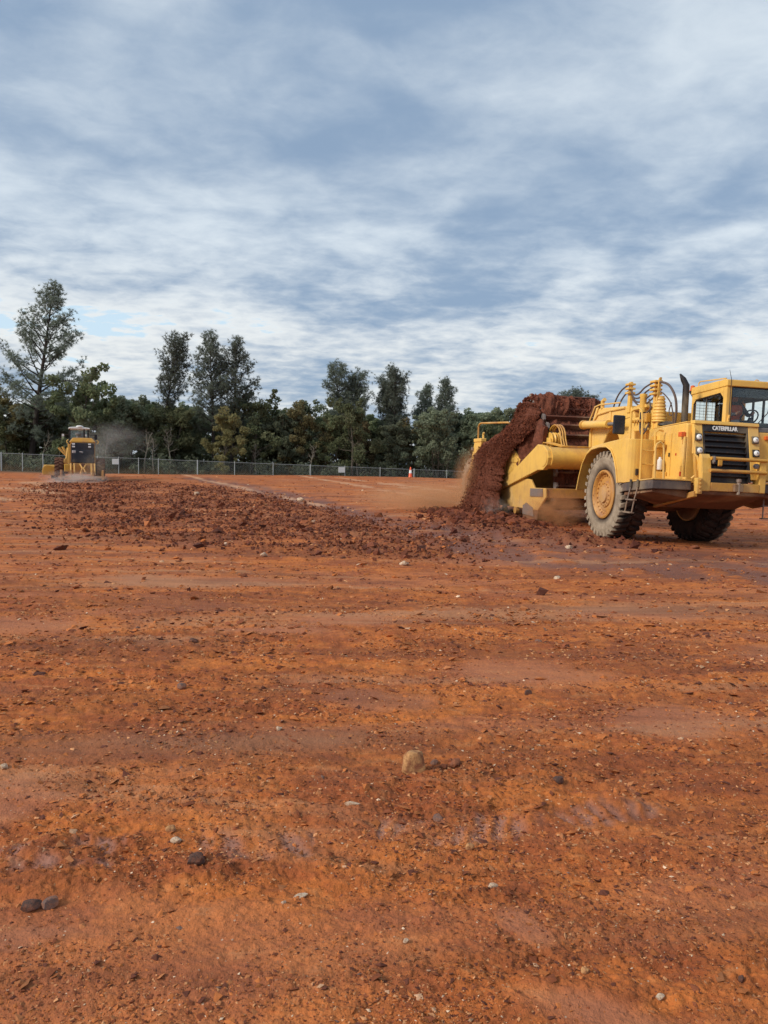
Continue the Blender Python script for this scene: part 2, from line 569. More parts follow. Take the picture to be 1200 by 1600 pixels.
def soil_color(nt, P):
    a = nt.noise(nt.scale(P, (1, 1.5, 1)), 1.1, 5, 0.6, 0.6)
    b = nt.noise(nt.scale(P, (1.0, 2.2, 1), (5, 2, 1), (0, 0, 0.15)), 4.0, 6, 0.65, 0.4)
    c = nt.noise(P, 26.0, 5, 0.7)
    e = nt.noise(P, 110.0, 3, 0.7)
    m1 = nt.math('ADD', nt.math('MULTIPLY', a, 0.55), nt.math('MULTIPLY', b, 0.45))
    col = nt.mix(nt.ramp(m1, 0.40, 0.60), SOIL_RED, SOIL_ORANGE)
    col = nt.mix(nt.math('MULTIPLY', nt.ramp(b, 0.56, 0.72), 0.55), col, SOIL_TAN)
    v = nt.math('ADD', nt.math('MULTIPLY', c, 0.9), nt.math('MULTIPLY', e, 0.5))
    v = nt.math('ADD', nt.math('MULTIPLY', nt.math('SUBTRACT', v, 0.70), 1.6), 1.0)
    vv = nt.add('ShaderNodeCombineXYZ', i_0=v, i_1=v, i_2=v).outputs[0]
    return nt.mix(0.8, col, vv, 'MULTIPLY'), c, e, b


SOIL_ORANGE = (0.56, 0.168, 0.038)
SOIL_RED = (0.34, 0.092, 0.030)
SOIL_TAN = (0.52, 0.24, 0.105)
SOIL_PINK = (0.45, 0.175, 0.092)
SOIL_DARK = (0.125, 0.040, 0.022)
SOIL_PURPLE = (0.170, 0.076, 0.058)


def make_ground_mat():
    m, nt = new_mat('red_soil')
    P = nt.add('ShaderNodeNewGeometry').outputs['Position']

    def at(n):
        return nt.add('ShaderNodeAttribute', attribute_name=n).outputs['Fac']
    col, c, e, b_ = soil_color(nt, P)
    col = nt.mix(nt.math('MULTIPLY', at('smoothed'), 0.60), col, SOIL_PINK)
    col = nt.mix(nt.math('MULTIPLY', at('moist'), 0.42), col, SOIL_DARK)
    col = nt.mix(nt.math('MULTIPLY', at('loose'), 0.72), col, (0.150, 0.050, 0.026))
    col = nt.mix(nt.math('MULTIPLY', at('track'), nt.math('MULTIPLY_ADD', b_, 0.9, 0.30), clamp=True), col, SOIL_PURPLE)
    col = nt.mix(nt.math('MULTIPLY', at('lug'), 0.62), col, (0.33, 0.195, 0.165))
    st = nt.noise(nt.scale(P, (0.16, 0.95, 1), (2, 5, 0), (0, 0, -0.09)), 1.0, 6, 0.62, 0.3)
    st2 = nt.noise(nt.scale(P, (0.22, 1.4, 1), (8, 1, 0), (0, 0, 0.10)), 1.0, 6, 0.62, 0.3)
    inpad = nt.math('SUBTRACT', 1.0, at('loose'), clamp=True)
    col = nt.mix(nt.math('MULTIPLY', nt.math('MULTIPLY', nt.ramp(st, 0.53, 0.63), 0.6), inpad), col, (0.47, 0.225, 0.115))
    col = nt.mix(nt.math('MULTIPLY', nt.ramp(st2, 0.49, 0.62), 0.46), col, (0.165, 0.054, 0.028))
    col = nt.mix(nt.math('MULTIPLY', at('tan'), 0.75), col, (0.60, 0.33, 0.185))
    # specks of pale grit
    vor = nt.add('ShaderNodeTexVoronoi', i_Scale=34.0)
    nt.link(P, vor.inputs['Vector'])
    sp = nt.math('MULTIPLY', nt.math('LESS_THAN', vor.outputs['Distance'], 0.13), nt.math('GREATER_THAN', nt.math('FRACT', nt.math('MULTIPLY', nt.add('ShaderNodeSeparateColor', i_0=vor.outputs['Color']).outputs[0], 7.0)), 0.82))
    col = nt.mix(nt.math('MULTIPLY', sp, 0.7), col, (0.62, 0.44, 0.30))
    lit = nt.noise(P, 0.9, 6, 0.7)
    litc = nt.mix(nt.ramp(lit, 0.35, 0.65), (0.060, 0.042, 0.026), (0.16, 0.11, 0.062))
    col = nt.mix(at('litter'), col, litc)
    h = nt.math('ADD', nt.math('MULTIPLY', c, 0.8), nt.math('MULTIPLY', e, 0.35))
    rough = nt.math('SUBTRACT', 0.95, nt.math('MULTIPLY', at('track'), 0.30))
    b = pbr(nt, col, rough, 0, h, 0.022, 0.9, 0.25)
    finish(nt, b)
    return m


def make_tint_mat(name, rough=0.92, scale=60.0, amount=0.5, bump=0.006):
    """per-piece colour from the attribute tint, with grain"""
    m, nt = new_mat(name)
    P = nt.add('ShaderNodeNewGeometry').outputs['Position']
    t = nt.add('ShaderNodeAttribute', attribute_name='tint').outputs['Color']
    n = nt.noise(P, scale, 5, 0.65)
    v = nt.math('MULTIPLY_ADD', n, amount * 2, 1.0 - amount)
    vv = nt.add('ShaderNodeCombineXYZ', i_0=v, i_1=v, i_2=v).outputs[0]
    col = nt.mix(1.0, t, vv, 'MULTIPLY')
    finish(nt, pbr(nt, col, rough, 0, n, bump, 1.0, 0.25))
    return m


def make_rock_mat(name, c0, c1, scale=18.0):
    m, nt = new_mat(name)
    P = nt.add('ShaderNodeTexCoord').outputs['Object']
    n = nt.noise(P, scale, 6, 0.65, 0.5)
    n2 = nt.noise(P, scale * 5, 4, 0.7)
    col = nt.mix(nt.ramp(n, 0.38, 0.62), c0, c1)
    v = nt.math('MULTIPLY_ADD', n2, 0.8, 0.6)
    vv = nt.add('ShaderNodeCombineXYZ', i_0=v, i_1=v, i_2=v).outputs[0]
    col = nt.mix(1.0, col, vv, 'MULTIPLY')
    finish(nt, pbr(nt, col, 0.9, 0, n2, 0.006, 1.0, 0.3))
    return m


def make_paint(name, col, dust=(0.36, 0.17, 0.085), amount=0.35, rough=0.42, metal=0.0):
    """machine paint with a film of soil dust and scuffs"""
    m, nt = new_mat(name)
    tco = nt.add('ShaderNodeTexCoord').outputs['Object']
    n = nt.noise(tco, 1.7, 6, 0.62, 0.6)
    n2 = nt.noise(nt.scale(tco, (5, 5, 1.4)), 2.2, 5, 0.65)
    n3 = nt.noise(tco, 34.0, 4, 0.7)
    z = nt.add('ShaderNodeSeparateXYZ', i_0=tco).outputs[2]
    lowz = nt.math('MULTIPLY', nt.ramp(z, 2.0, 0.4), 0.45)
    nrm = nt.add('ShaderNodeSeparateXYZ', i_0=nt.add('ShaderNodeNewGeometry').outputs['Normal']).outputs[2]
    top = nt.math('MULTIPLY', nt.ramp(nrm, 0.35, 0.95), 0.35)
    f = nt.math('ADD', nt.math('MULTIPLY', nt.ramp(n, 0.42, 0.72), amount), nt.math('MULTIPLY', nt.ramp(n2, 0.48, 0.75), amount * 0.6))
    f = nt.math('ADD', nt.math('ADD', f, lowz), top, clamp=True)
    f = nt.math('MULTIPLY', f, nt.math('MULTIPLY_ADD', n3, 0.7, 0.62), clamp=True)
    c = nt.mix(f, col, dust)
    chip = nt.math('MULTIPLY', nt.ramp(nt.noise(tco, 11.0, 6, 0.75), 0.70, 0.74), 0.6)
    c = nt.mix(chip, c, (0.11, 0.06, 0.035))
    run = nt.noise(nt.scale(tco, (7, 7, 0.7)), 1.6, 6, 0.7)
    c = nt.mix(nt.math('MULTIPLY', nt.ramp(run, 0.55, 0.72), 0.34), c, (0.20, 0.105, 0.055))
    fade = nt.noise(tco, 0.9, 3, 0.5)
    c = nt.mix(nt.math('MULTIPLY', nt.ramp(fade, 0.5, 0.68), 0.22), c, (0.80, 0.60, 0.34))
    r = nt.math('MULTIPLY_ADD', f, 0.45, rough)
    finish(nt, pbr(nt, c, r, metal, n3, 0.0015, 0.6, 0.4))
    return m


def simple(name, col, rough=0.6, metal=0.0, bump=0.0, scale=30.0, var=0.25, spec=0.5):
    m, nt = new_mat(name)
    tco = nt.add('ShaderNodeTexCoord').outputs['Object']
    n = nt.noise(tco, scale, 4, 0.65)
    v = nt.math('MULTIPLY_ADD', n, var * 2, 1 - var)
    vv = nt.add('ShaderNodeCombineXYZ', i_0=v, i_1=v, i_2=v).outputs[0]
    c = nt.mix(1.0, col, vv, 'MULTIPLY')
    finish(nt, pbr(nt, c, rough, metal, n if bump else None, bump or 0.001, 1.0, spec))
    return m


def make_glass(name, tint=(0.78, 0.86, 0.86), gloss=0.12):
    m, nt = new_mat(name)
    tr = nt.add('ShaderNodeBsdfTransparent', i_Color=(*tint, 1))
    gl = nt.add('ShaderNodeBsdfGlossy', i_Roughness=0.03, i_Color=(0.9, 0.95, 1, 1))
    fc = nt.add('ShaderNodeLayerWeight', i_Blend=0.5).outputs['Facing']
    k = nt.math('MULTIPLY_ADD', nt.math('POWER', fc, 5.0), 0.55, 0.02 + gloss * 0.3, clamp=True)
    mx = nt.add('ShaderNodeMixShader', i_0=k, i_1=tr.outputs[0], i_2=gl.outputs[0])
    finish(nt, mx)
    return m


def make_leaf(name, ca, cb, trans=0.25):
    m, nt = new_mat(name)
    t = nt.add('ShaderNodeAttribute', attribute_name='tint').outputs['Fac']
    oi = nt.add('ShaderNodeObjectInfo').outputs['Random']
    c = nt.mix(t, ca, cb)
    hs = nt.add('ShaderNodeHueSaturation', i_Color=c)
    nt.link(nt.math('MULTIPLY_ADD', oi, 0.035, 0.483), hs.inputs['Hue'])
    nt.link(nt.math('MULTIPLY_ADD', oi, 0.5, 0.75), hs.inputs['Value'])
    d = nt.add('ShaderNodeBsdfDiffuse', i_Color=hs.outputs[0])
    tl = nt.add('ShaderNodeBsdfTranslucent', i_Color=hs.outputs[0])
    mx = nt.add('ShaderNodeMixShader', i_0=trans, i_1=d.outputs[0], i_2=tl.outputs[0])
    finish(nt, mx)
    return m


def make_dust(name, col, dens, scale, lo=0.42, hi=0.75):
    m, nt = new_mat(name)
    P = nt.add('ShaderNodeTexCoord').outputs['Object']     # unit ball, scaled by the object
    n = nt.noise(P, scale, 4, 0.6, 0.4)
    ln = nt.add('ShaderNodeVectorMath', operation='LENGTH', i_0=P).outputs['Value']
    fall = nt.ramp(ln, 1.0, 0.15)
    dn = nt.math('MULTIPLY', nt.math('MULTIPLY', nt.ramp(n, lo, hi), fall), dens)
    v = nt.add('ShaderNodeVolumePrincipled', i_Color=(*col, 1), i_Density=dn, i_Anisotropy=0.2)
    nt.add('ShaderNodeOutputMaterial', i_Volume=v.outputs[0])
    return m


YEL = (0.84, 0.505, 0.105)
M_ground = make_ground_mat()
M_grit = make_tint_mat('loose_grit', 0.92, 90.0, 0.4, 0.003)
M_clod = make_tint_mat('soil_clod', 0.95, 40.0, 0.5, 0.012)
M_yellow = make_paint('yellow_paint', YEL, amount=0.26)
M_yellow_dusty = make_paint('dusty_yellow_paint', (0.62, 0.32, 0.045), amount=0.62)
M_rimyellow = make_paint('rim_yellow_paint', (0.66, 0.31, 0.03), amount=0.45)
M_black = make_paint('black_paint', (0.014, 0.014, 0.017), (0.085, 0.055, 0.045), 0.12, 0.5)
M_navy = make_paint('blue_black_paint', (0.014, 0.019, 0.030), (0.08, 0.065, 0.06), 0.15, 0.45)
M_skirt = make_paint('scuffed_skirt_paint', (0.035, 0.040, 0.050), (0.24, 0.155, 0.11), 0.42, 0.55)
M_under = make_paint('muddy_steel', (0.10, 0.055, 0.035), (0.22, 0.09, 0.045), 0.7, 0.8)
M_steel = make_paint('worn_steel', (0.25, 0.235, 0.225), (0.30, 0.17, 0.11), 0.5, 0.45, 0.5)
M_rubber = None
M_hose = simple('rubber_hose', (0.03, 0.028, 0.028), 0.6)
M_brownhose = simple('dusty_hose', (0.11, 0.075, 0.06), 0.7)
M_glass = make_glass('cab_glass', (0.97, 0.99, 0.985), 0.02)
M_glass_dark = make_glass('tinted_band', (0.12, 0.14, 0.15))
M_lens = simple('lamp_lens', (0.78, 0.78, 0.76), 0.12, 0.0, 0, 60, 0.15)
M_amber = simple('amber_plastic', (0.72, 0.13, 0.02), 0.3)
M_redplastic = simple('red_plastic', (0.5, 0.03, 0.02), 0.35)
M_white = simple('white_paint', (0.76, 0.76, 0.73), 0.5, var=0.1)
M_interior = simple('cab_interior', (0.05, 0.05, 0.05), 0.8)
M_ltinterior = simple('grey_cab_trim', (0.16, 0.155, 0.15), 0.8)
M_galv = simple('galvanised_steel', (0.36, 0.37, 0.36), 0.55, 0.35)
M_bark = simple('pine_bark', (0.045, 0.034, 0.028), 0.95, 0, 0.03, 14, 0.5)
M_barkpale = simple('pale_bark', (0.25, 0.215, 0.17), 0.9, 0, 0.02, 16, 0.4)
M_barkoak = simple('oak_bark', (0.085, 0.068, 0.052), 0.95, 0, 0.02, 16, 0.5)
M_needle = make_leaf('pine_needles', (0.165, 0.195, 0.155), (0.27, 0.30, 0.235), 0.5)
M_oak = make_leaf('oak_leaves', (0.135, 0.165, 0.085), (0.245, 0.255, 0.145), 0.5)
M_oakrust = make_leaf('rusty_oak_leaves', (0.17, 0.155, 0.078), (0.28, 0.225, 0.115), 0.5)
M_oakgrey = make_leaf('grey_green_leaves', (0.175, 0.205, 0.135), (0.30, 0.325, 0.215), 0.5)
M_brush = make_leaf('dry_brush', (0.085, 0.060, 0.036), (0.20, 0.135, 0.078), 0.2)


def make_tyre_mat():
    m, nt = new_mat('dusty_tyre')
    t = nt.add('ShaderNodeTexCoord').outputs['Object']
    n = nt.noise(t, 4.0, 6, 0.65)
    n2 = nt.noise(t, 40.0, 4, 0.7)
    # sidewalls carry pale dried dust, the tread is dark with damp soil
    nx = nt.add('ShaderNodeAttribute', attribute_name='sidewall').outputs['Fac']
    side = nt.mix(nt.ramp(n, 0.35, 0.68), (0.27, 0.205, 0.145), (0.40, 0.315, 0.225))
    tread = nt.mix(nt.ramp(n, 0.35, 0.65), (0.022, 0.017, 0.016), (0.065, 0.036, 0.026))
    c = nt.mix(nx, tread, side)
    v = nt.math('MULTIPLY_ADD', n2, 0.7, 0.65)
    vv = nt.add('ShaderNodeCombineXYZ', i_0=v, i_1=v, i_2=v).outputs[0]
    c = nt.mix(1.0, c, vv, 'MULTIPLY')
    finish(nt, pbr(nt, c, 0.9, 0, n2, 0.004, 1.0, 0.2))
    return m


M_rubber = make_tyre_mat()


# ------------------------------------------------------------------ ground sheet
def build_ground():
    a_d = np.radians(np.concatenate([np.arange(-60, -32, 0.28), np.arange(-32, 32, 0.105), np.arange(32, 60, 0.28)]))
    a_c = np.radians(np.arange(60, 299.9, 4.0))
    ang = np.concatenate([a_d, a_c])
    rows = [0.03, 0.3, 0.6, 0.9, 1.15, 1.35, 1.5, 1.6]
    p = 1080.0
    rr = []
    while p > 34:
        rr.append(1800.0 / p)
        p -= 1.55
    while rr[-1] < 95:
        rr.append(rr[-1] * 1.012)
    while rr[-1] < 3200:
        rr.append(rr[-1] * 1.22)
    rad = np.array(rows + rr)
    nr, na = len(rad), len(ang)
    rg, ag = np.meshgrid(rad, ang, indexing='ij')
    x, y = (rg * np.sin(ag)).ravel(), (rg * np.cos(ag)).ravel()
    z, sm, dk, lo, tb, out, lug, tan = ground_fields(x, y)
    i = np.arange(nr - 1)[:, None] * na
    j = np.arange(na)[None, :]
    jn = (j + 1) % na
    F = np.stack([i + j, i + na + j, i + na + jn, i + jn], -1).reshape(-1, 4)[:, ::-1]
    me = np_mesh('ground', np.stack([x, y, z], 1), F, M_ground,
                 {'smoothed': sm, 'moist': dk, 'loose': lo, 'track': tb, 'litter': out, 'lug': lug, 'tan': tan}, smooth=True)
    o = link('ground', me)
    tag(o, kind='structure')
    return o


build_ground()

# ------------------------------------------------------------------ scattered pieces joined into one mesh
ICO_V, ICO_F = None, None


def _ico():
    t = (1 + 5 ** 0.5) / 2
    v = np.array([(-1, t, 0), (1, t, 0), (-1, -t, 0), (1, -t, 0), (0, -1, t), (0, 1, t), (0, -1, -t), (0, 1, -t), (t, 0, -1), (t, 0, 1), (-t, 0, -1), (-t, 0, 1)], float)
    v /= np.linalg.norm(v[0])
    f = np.array([(0, 11, 5), (0, 5, 1), (0, 1, 7), (0, 7, 10), (0, 10, 11), (1, 5, 9), (5, 11, 4), (11, 10, 2), (10, 7, 6), (7, 1, 8), (3, 9, 4), (3, 4, 2), (3, 2, 6), (3, 6, 8), (3, 8, 9), (4, 9, 5), (2, 4, 11), (6, 2, 10), (8, 6, 7), (9, 8, 1)])
    return v, f


ICO_V, ICO_F = _ico()
OCT_V = np.array([(1, 0, 0), (-1, 0, 0), (0, 1, 0), (0, -1, 0), (0, 0, 1), (0, 0, -1)], float)
OCT_F = np.array([(0, 2, 4), (2, 1, 4), (1, 3, 4), (3, 0, 4), (2, 0, 5), (1, 2, 5), (3, 1, 5), (0, 3, 5)])


def scatter(name, pos, size, flat, tint, mat, BV, BF, seed, tilt=0.5):
    rs = np.random.RandomState(seed)
    n, k = len(pos), len(BV)
    v = BV[None] * (1 + 0.55 * (rs.rand(n, k, 1) - 0.5)) + 0.55 * (rs.rand(n, k, 3) - 0.5)
    sc = np.stack([0.7 + 0.6 * rs.rand(n), 0.6 + 0.5 * rs.rand(n), flat], 1)
    v = v * sc[:, None, :]
    # random tilt and heading
    a = rs.rand(n) * 2 * np.pi
    tx, ty = (rs.rand(n) - 0.5) * 2 * tilt, (rs.rand(n) - 0.5) * 2 * tilt
    X, Y, Z = v[..., 0], v[..., 1], v[..., 2]
    c, s = np.cos(tx)[:, None], np.sin(tx)[:, None]
    Y, Z = c * Y - s * Z, s * Y + c * Z
    c, s = np.cos(ty)[:, None], np.sin(ty)[:, None]
    X, Z = c * X + s * Z, -s * X + c * Z
    c, s = np.cos(a)[:, None], np.sin(a)[:, None]
    X, Y = c * X - s * Y, s * X + c * Y
    v = np.stack([X, Y, Z], -1) * size[:, None, None] + pos[:, None, :]
    f = (BF[None] + (np.arange(n) * k)[:, None, None]).reshape(-1, 3)
    me = np_mesh(name, v.reshape(-1, 3), f, mat, {'tint': np.repeat(tint, k, axis=0)})
    return link(name, me)


def pick_tint(rs, n, pal, wts):
    pal = np.array(pal)
    i = rs.choice(len(pal), n, p=np.array(wts) / sum(wts))
    return pal[i] * (0.75 + 0.5 * rs.rand(n, 1))


def build_grit():
    rs = np.random.RandomState(3)
    n = 190000
    p = 26 + (1010 - 26) * rs.rand(n) ** 0.95
    d = 1800.0 / p
    az = (rs.rand(n) - 0.5) * 1.22
    x, y = d * np.tan(az) * 0.92, d
    k = 45000                                   # the ground to either side of the view, more thinly
    x[:k], y[:k] = rs.uniform(-7, 7, k), 0.6 + 7.5 * rs.rand(k)
    d = np.hypot(x, y)
    d[:k] = np.maximum(d[:k], 4.0)
    z, sm, dk, lo, tb, out, lug, tan = ground_fields(x, y)
    patch = np.clip(0.55 + 0.9 * pn(x * 1.4, y * 2.2, 90) + 0.5 * pn(x * 5, y * 7, 91), 0.08, 1)
    keep = (rs.rand(n) < patch * (1 - 0.80 * sm) * (1 - 0.6 * tb)) & (out < 0.05)
    x, y, z, d, dk = x[keep], y[keep], z[keep], d[keep], dk[keep]
    m = len(x)
    px_ = 0.6 + 1.1 * rs.lognormal(0, 0.74, m)
    size = np.minimum(np.minimum(px_, 9) * np.maximum(d, 1.9) / 1200.0, 0.075)
    size = np.maximum(size, 0.0022)
    flat = 0.13 + 0.40 * rs.rand(m) ** 1.7
    tint = pick_tint(rs, m, [(0.42, 0.132, 0.038), (0.24, 0.070, 0.028), (0.13, 0.042, 0.024), (0.54, 0.25, 0.11), (0.70, 0.50, 0.33), (0.18, 0.105, 0.080)], [42, 27, 16, 20, 1.5, 0.3])  # the light tan share also imitates sunlit highlights on chips
    pale = (tint[:, 1] > 0.17) & (px_ > 4.2)
    tint[pale] *= np.array([0.72, 0.58, 0.50])
    tint *= (1 - 0.2 * dk)[:, None]
    o = scatter('loose_grit', np.stack([x, y, z + size * flat * 0.25], 1), size, flat, tint, M_grit, OCT_V, OCT_F, 5)
    tag(o, 'loose crumbs and small stones strewn over the red soil', 'gravel', kind='stuff')


def in_poly_points(rs, poly, n):
    P = np.array(poly)
    out = []
    while sum(len(q) for q in out) < n:
        q = P.min(0) - 1.5 + rs.rand(n * 2, 2) * (P.max(0) - P.min(0) + 3.0)
        m = poly_soft(q[:, 0], q[:, 1], poly, 1.8)
        out.append(q[rs.rand(len(q)) < m])
    return np.concatenate(out)[:n]


def build_clods():
    rs = np.random.RandomState(8)
    A = in_poly_points(rs, WINDROW, 36000)
    # more of them near the front edge, where they show largest
    w_ = np.clip(26.0 / A[:, 1], 0.35, 1.6) * np.clip(0.62 + 0.75 * fbm(A[:, 0] * 0.55, A[:, 1] * 0.5, 3, 97), 0.12, 1)
    A = A[rs.rand(len(A)) < w_ * 0.9]
    B = in_poly_points(rs, CLODBAND, 1500)
    # low mound of clods pushed up beside the scraper's bowl and scattered lumps on the flat
    Cn = np.stack([rs.uniform(-9, 9, 900), rs.uniform(9, 22, 900)], 1)
    Q = np.concatenate([A, B, Cn])
    z = ground_fields(Q[:, 0], Q[:, 1])[0]
    size = 0.014 * rs.lognormal(0, 0.75, len(Q)) + 0.009
    size[len(A) + len(B):] *= 0.55
    size = np.minimum(size, 0.14)
    flat = 0.5 + 0.4 * rs.rand(len(Q))
    tint = pick_tint(rs, len(Q), [(0.25, 0.080, 0.034), (0.17, 0.053, 0.027), (0.11, 0.037, 0.023), (0.36, 0.125, 0.048), (0.55, 0.38, 0.26)], [28, 40, 26, 6, 0.1])
    tint[len(A):len(A) + len(B)] *= np.array([0.62, 0.55, 0.62])
    o = scatter('soil_clods', np.stack([Q[:, 0], Q[:, 1], z + size * flat * 0.35], 1), size, flat, tint, M_clod, OCT_V, OCT_F, 9, 0.9)
    tag(o, 'band of loose red clods turned up across the site', 'clods', kind='stuff')


build_grit()
build_clods()


# single stones that stand out
def make_stone(name, x, y, sx, sy, sz, mat, label, seed, rz=0.0, boxy=0.0, sink=0.42):
    import bmesh
    rs = np.random.RandomState(seed)
    bm = bmesh.new()
    bmesh.ops.create_icosphere(bm, subdivisions=3, radius=1.0)
    planes = [(Vector(rs.randn(3)).normalized(), 0.55 + 0.3 * rs.rand()) for _ in range(11)]
    if boxy:
        planes = [(Vector(v).normalized(), d) for v, d in (((1, 0.1, 0.1), .74), ((-1, .15, .18), .74), ((0, 1, .1), .74), ((.05, -1, .2), .70), ((.1, .1, 1), .80), ((.7, -.6, .5), .84), ((-.7, -.6, .45), .88), ((-.5, .3, .9), .86))]
    for v in bm.verts:
        c = v.co.copy()
        for nrm, dd in planes:
            e = c.dot(nrm) - dd
            if e > 0:
                c -= nrm * e
        c *= 1 + 0.05 * float(pn(np.array([c.x * 3 + seed]), np.array([c.y * 3 + c.z * 2.1]), seed % 20)[0])
        v.co = Vector((c.x * sx, c.y * sy, c.z * sz))
    me = bpy.data.meshes.new(name)
    bm.to_mesh(me)
    bm.free()
    me.materials.append(mat)
    me.polygons.foreach_set('use_smooth', [True] * len(me.polygons))
    try:
        me.set_sharp_from_angle(angle=R_(24))
    except Exception:
        pass
    o = link(name, me)
    o.location = (x, y, gz(x, y) + sz * (1 - sink) * 0.78)
    o.rotation_euler = (0, 0, rz)
    tag(o, label, 'rock' if name == 'rock' else name.split('_')[-1], 'single stones lying on the soil')
    return o


M_r_tan = make_rock_mat('tan_rock', (0.52, 0.27, 0.11), (0.27, 0.10, 0.045))
M_r_grey = make_rock_mat('grey_rock', (0.16, 0.105, 0.088), (0.30, 0.125, 0.070), 22)
M_r_dark = make_rock_mat('dark_rock', (0.085, 0.05, 0.040), (0.19, 0.075, 0.045), 40)
M_r_white = make_rock_mat('white_rock', (0.62, 0.48, 0.34), (0.46, 0.25, 0.14), 30)
M_r_red = make_rock_mat('red_rock', (0.30, 0.10, 0.045), (0.20, 0.07, 0.035), 30)

STONES = [
    (0.163, 3.71, .070, .056, .082, M_r_tan, 'big tan block of stone standing up from the soil, largest of the stones', 1, 0.15, 1),
    (0.275, 3.83, .024, .020, .017, M_r_grey, 'small blue grey stone just behind the big tan block', 2, 0.4, 0),
    (0.385, 3.82, .045, .030, .020, M_r_red, 'low brown clod to the right of the big tan block', 3, 0.9, 0),
    (0.255, 3.23, .028, .022, .020, M_r_grey, 'round purple grey stone below the big tan block', 4, 0.2, 0),
    (0.36, 2.945, .019, .018, .018, M_r_tan, 'round light brown stone in front of the lug prints', 5, 0.2, 0),
    (-0.675, 2.76, .041, .030, .025, M_r_dark, 'dark grooved stone alone in the left foreground', 6, 0.3, 0),
    (-1.165, 2.50, .046, .028, .017, M_r_dark, 'low blackish lump at the left edge of the foreground', 7, 0.1, 0),
    (-1.112, 2.525, .036, .026, .021, M_r_grey, 'grey brown lump leaning on the low blackish lump in the left foreground', 8, 1.1, 0),
    (-0.80, 2.95, .023, .017, .013, M_r_white, 'pale oval pebble above the dark grooved stone', 9, 0.1, 0),
    (-0.845, 3.04, .024, .022, .016, M_r_tan, 'tan round stone half buried behind the pale oval pebble', 10, 0.5, 0),
    (-0.275, 2.60, .042, .018, .010, M_r_white, 'long flat whitish stone in the middle foreground', 11, 0.3, 0),
    (-0.32, 2.535, .012, .010, .009, M_r_white, 'tiny pale stone beside the long flat whitish stone', 12, 0.3, 0),
    (-0.57, 4.24, .024, .018, .017, M_r_white, 'pale angular stone alone on the smooth middle ground', 13, 0.6, 0),
    (-1.83, 3.66, .022, .018, .017, M_r_white, 'white stone at the left picture edge by the smooth pinkish patch', 14, 0.6, 0),
    (-0.12, 3.30, .036, .014, .011, M_r_white, 'flat cream coloured stone left of the round purple grey stone', 15, 0.1, 0),
    (0.41, 2.67, .022, .016, .011, M_r_white, 'thin curved white stone below the round light brown stone', 16, 0.2, 0),
    (0.86, 3.61, .034, .026, .022, M_r_dark, 'dark stone in two tones right of the big tan block, beside a small hole', 17, 0.7, 0),
    (0.32, 11.6, .085, .06, .055, M_r_white, 'pale stone at the tip of the clod band, before the purple track', 18, 0.2, 0),
    (-1.92, 12.3, .075, .05, .05, M_r_white, 'whitish stone on the flat just in front of the clod band', 19, 0.9, 0),
    (-3.2, 29.5, .20, .13, .10, M_r_white, 'large pale slab lying on top of the clod band', 20, 0.2, 0),
    (-7.7, 31.5, .15, .12, .11, M_r_white, 'pale boulder among the clods towards the motor grader', 21, 0.8, 0),
    (0.81, 2.11, .017, .012, .009, M_r_white, 'light pebble nearest to the lower right corner', 22, 0.4, 0),
    (1.08, 2.19, .012, .011, .012, M_r_dark, 'small black stone in the lower right foreground', 23, 0.4, 0),
    (0.62, 2.20, .016, .013, .011, M_r_tan, 'brown pebble left of the light pebble near the lower right corner', 24, 0.4, 0),
    (0.99, 5.10, .032, .022, .022, M_r_dark, 'dark squarish stone on the right middle ground', 25, 0.2, 0),
    (1.36, 6.63, .040, .03, .02, M_r_grey, 'grey flat stone on the right middle ground beyond the dark squarish stone', 26, 0.2, 0),
    (-1.60, 6.45, .055, .035, .028, M_r_dark, 'black stone on the edge of a smooth strip at left', 27, 0.2, 0),
    (-1.33, 5.03, .036, .03, .025, M_r_grey, 'grey brown stone in the left middle ground', 28, 0.5, 0),
    (2.42, 10.6, .06, .05, .05, M_r_white, 'pale pinkish stone in front of the purple track at right', 29, 0.5, 0),
    (0.09, 2.34, .011, .009, .008, M_r_white, 'small white chip in the centre foreground', 30, 0.5, 0),
    (3.72, 15.35, .09, .07, .05, M_r_white, 'pale lump on the soil just in front of the front wheel', 31, 0.5, 0),
    (6.35, 15.6, .13, .09, .06, M_r_red, 'reddish lump on the soil in front of the far front wheel', 32, 0.5, 0),
]
for (x, y, a, b, c, m, lb, sd_, rz, bx) in STONES:
    make_stone('rock', x, y, a, b, c, m, lb, sd_, rz, bx)

# ------------------------------------------------------------------ fence beyond the pad
FX0, FY0, FX1, FY1 = -44.0, 53.55, 33.0, 78.9


def fence_y(x):
    return 58 + (x + 30.5) * 14 / 42.5


def px_on_fence(px_):
    """x on the fence line for a bearing read off the photograph"""
    t = (px_ - 600) / 1200.0
    # x = t*y ; y = 58 + (x+30.5)*k
    k = 14 / 42.5
    return t * (58 + 30.5 * k) / (1 - t * k)


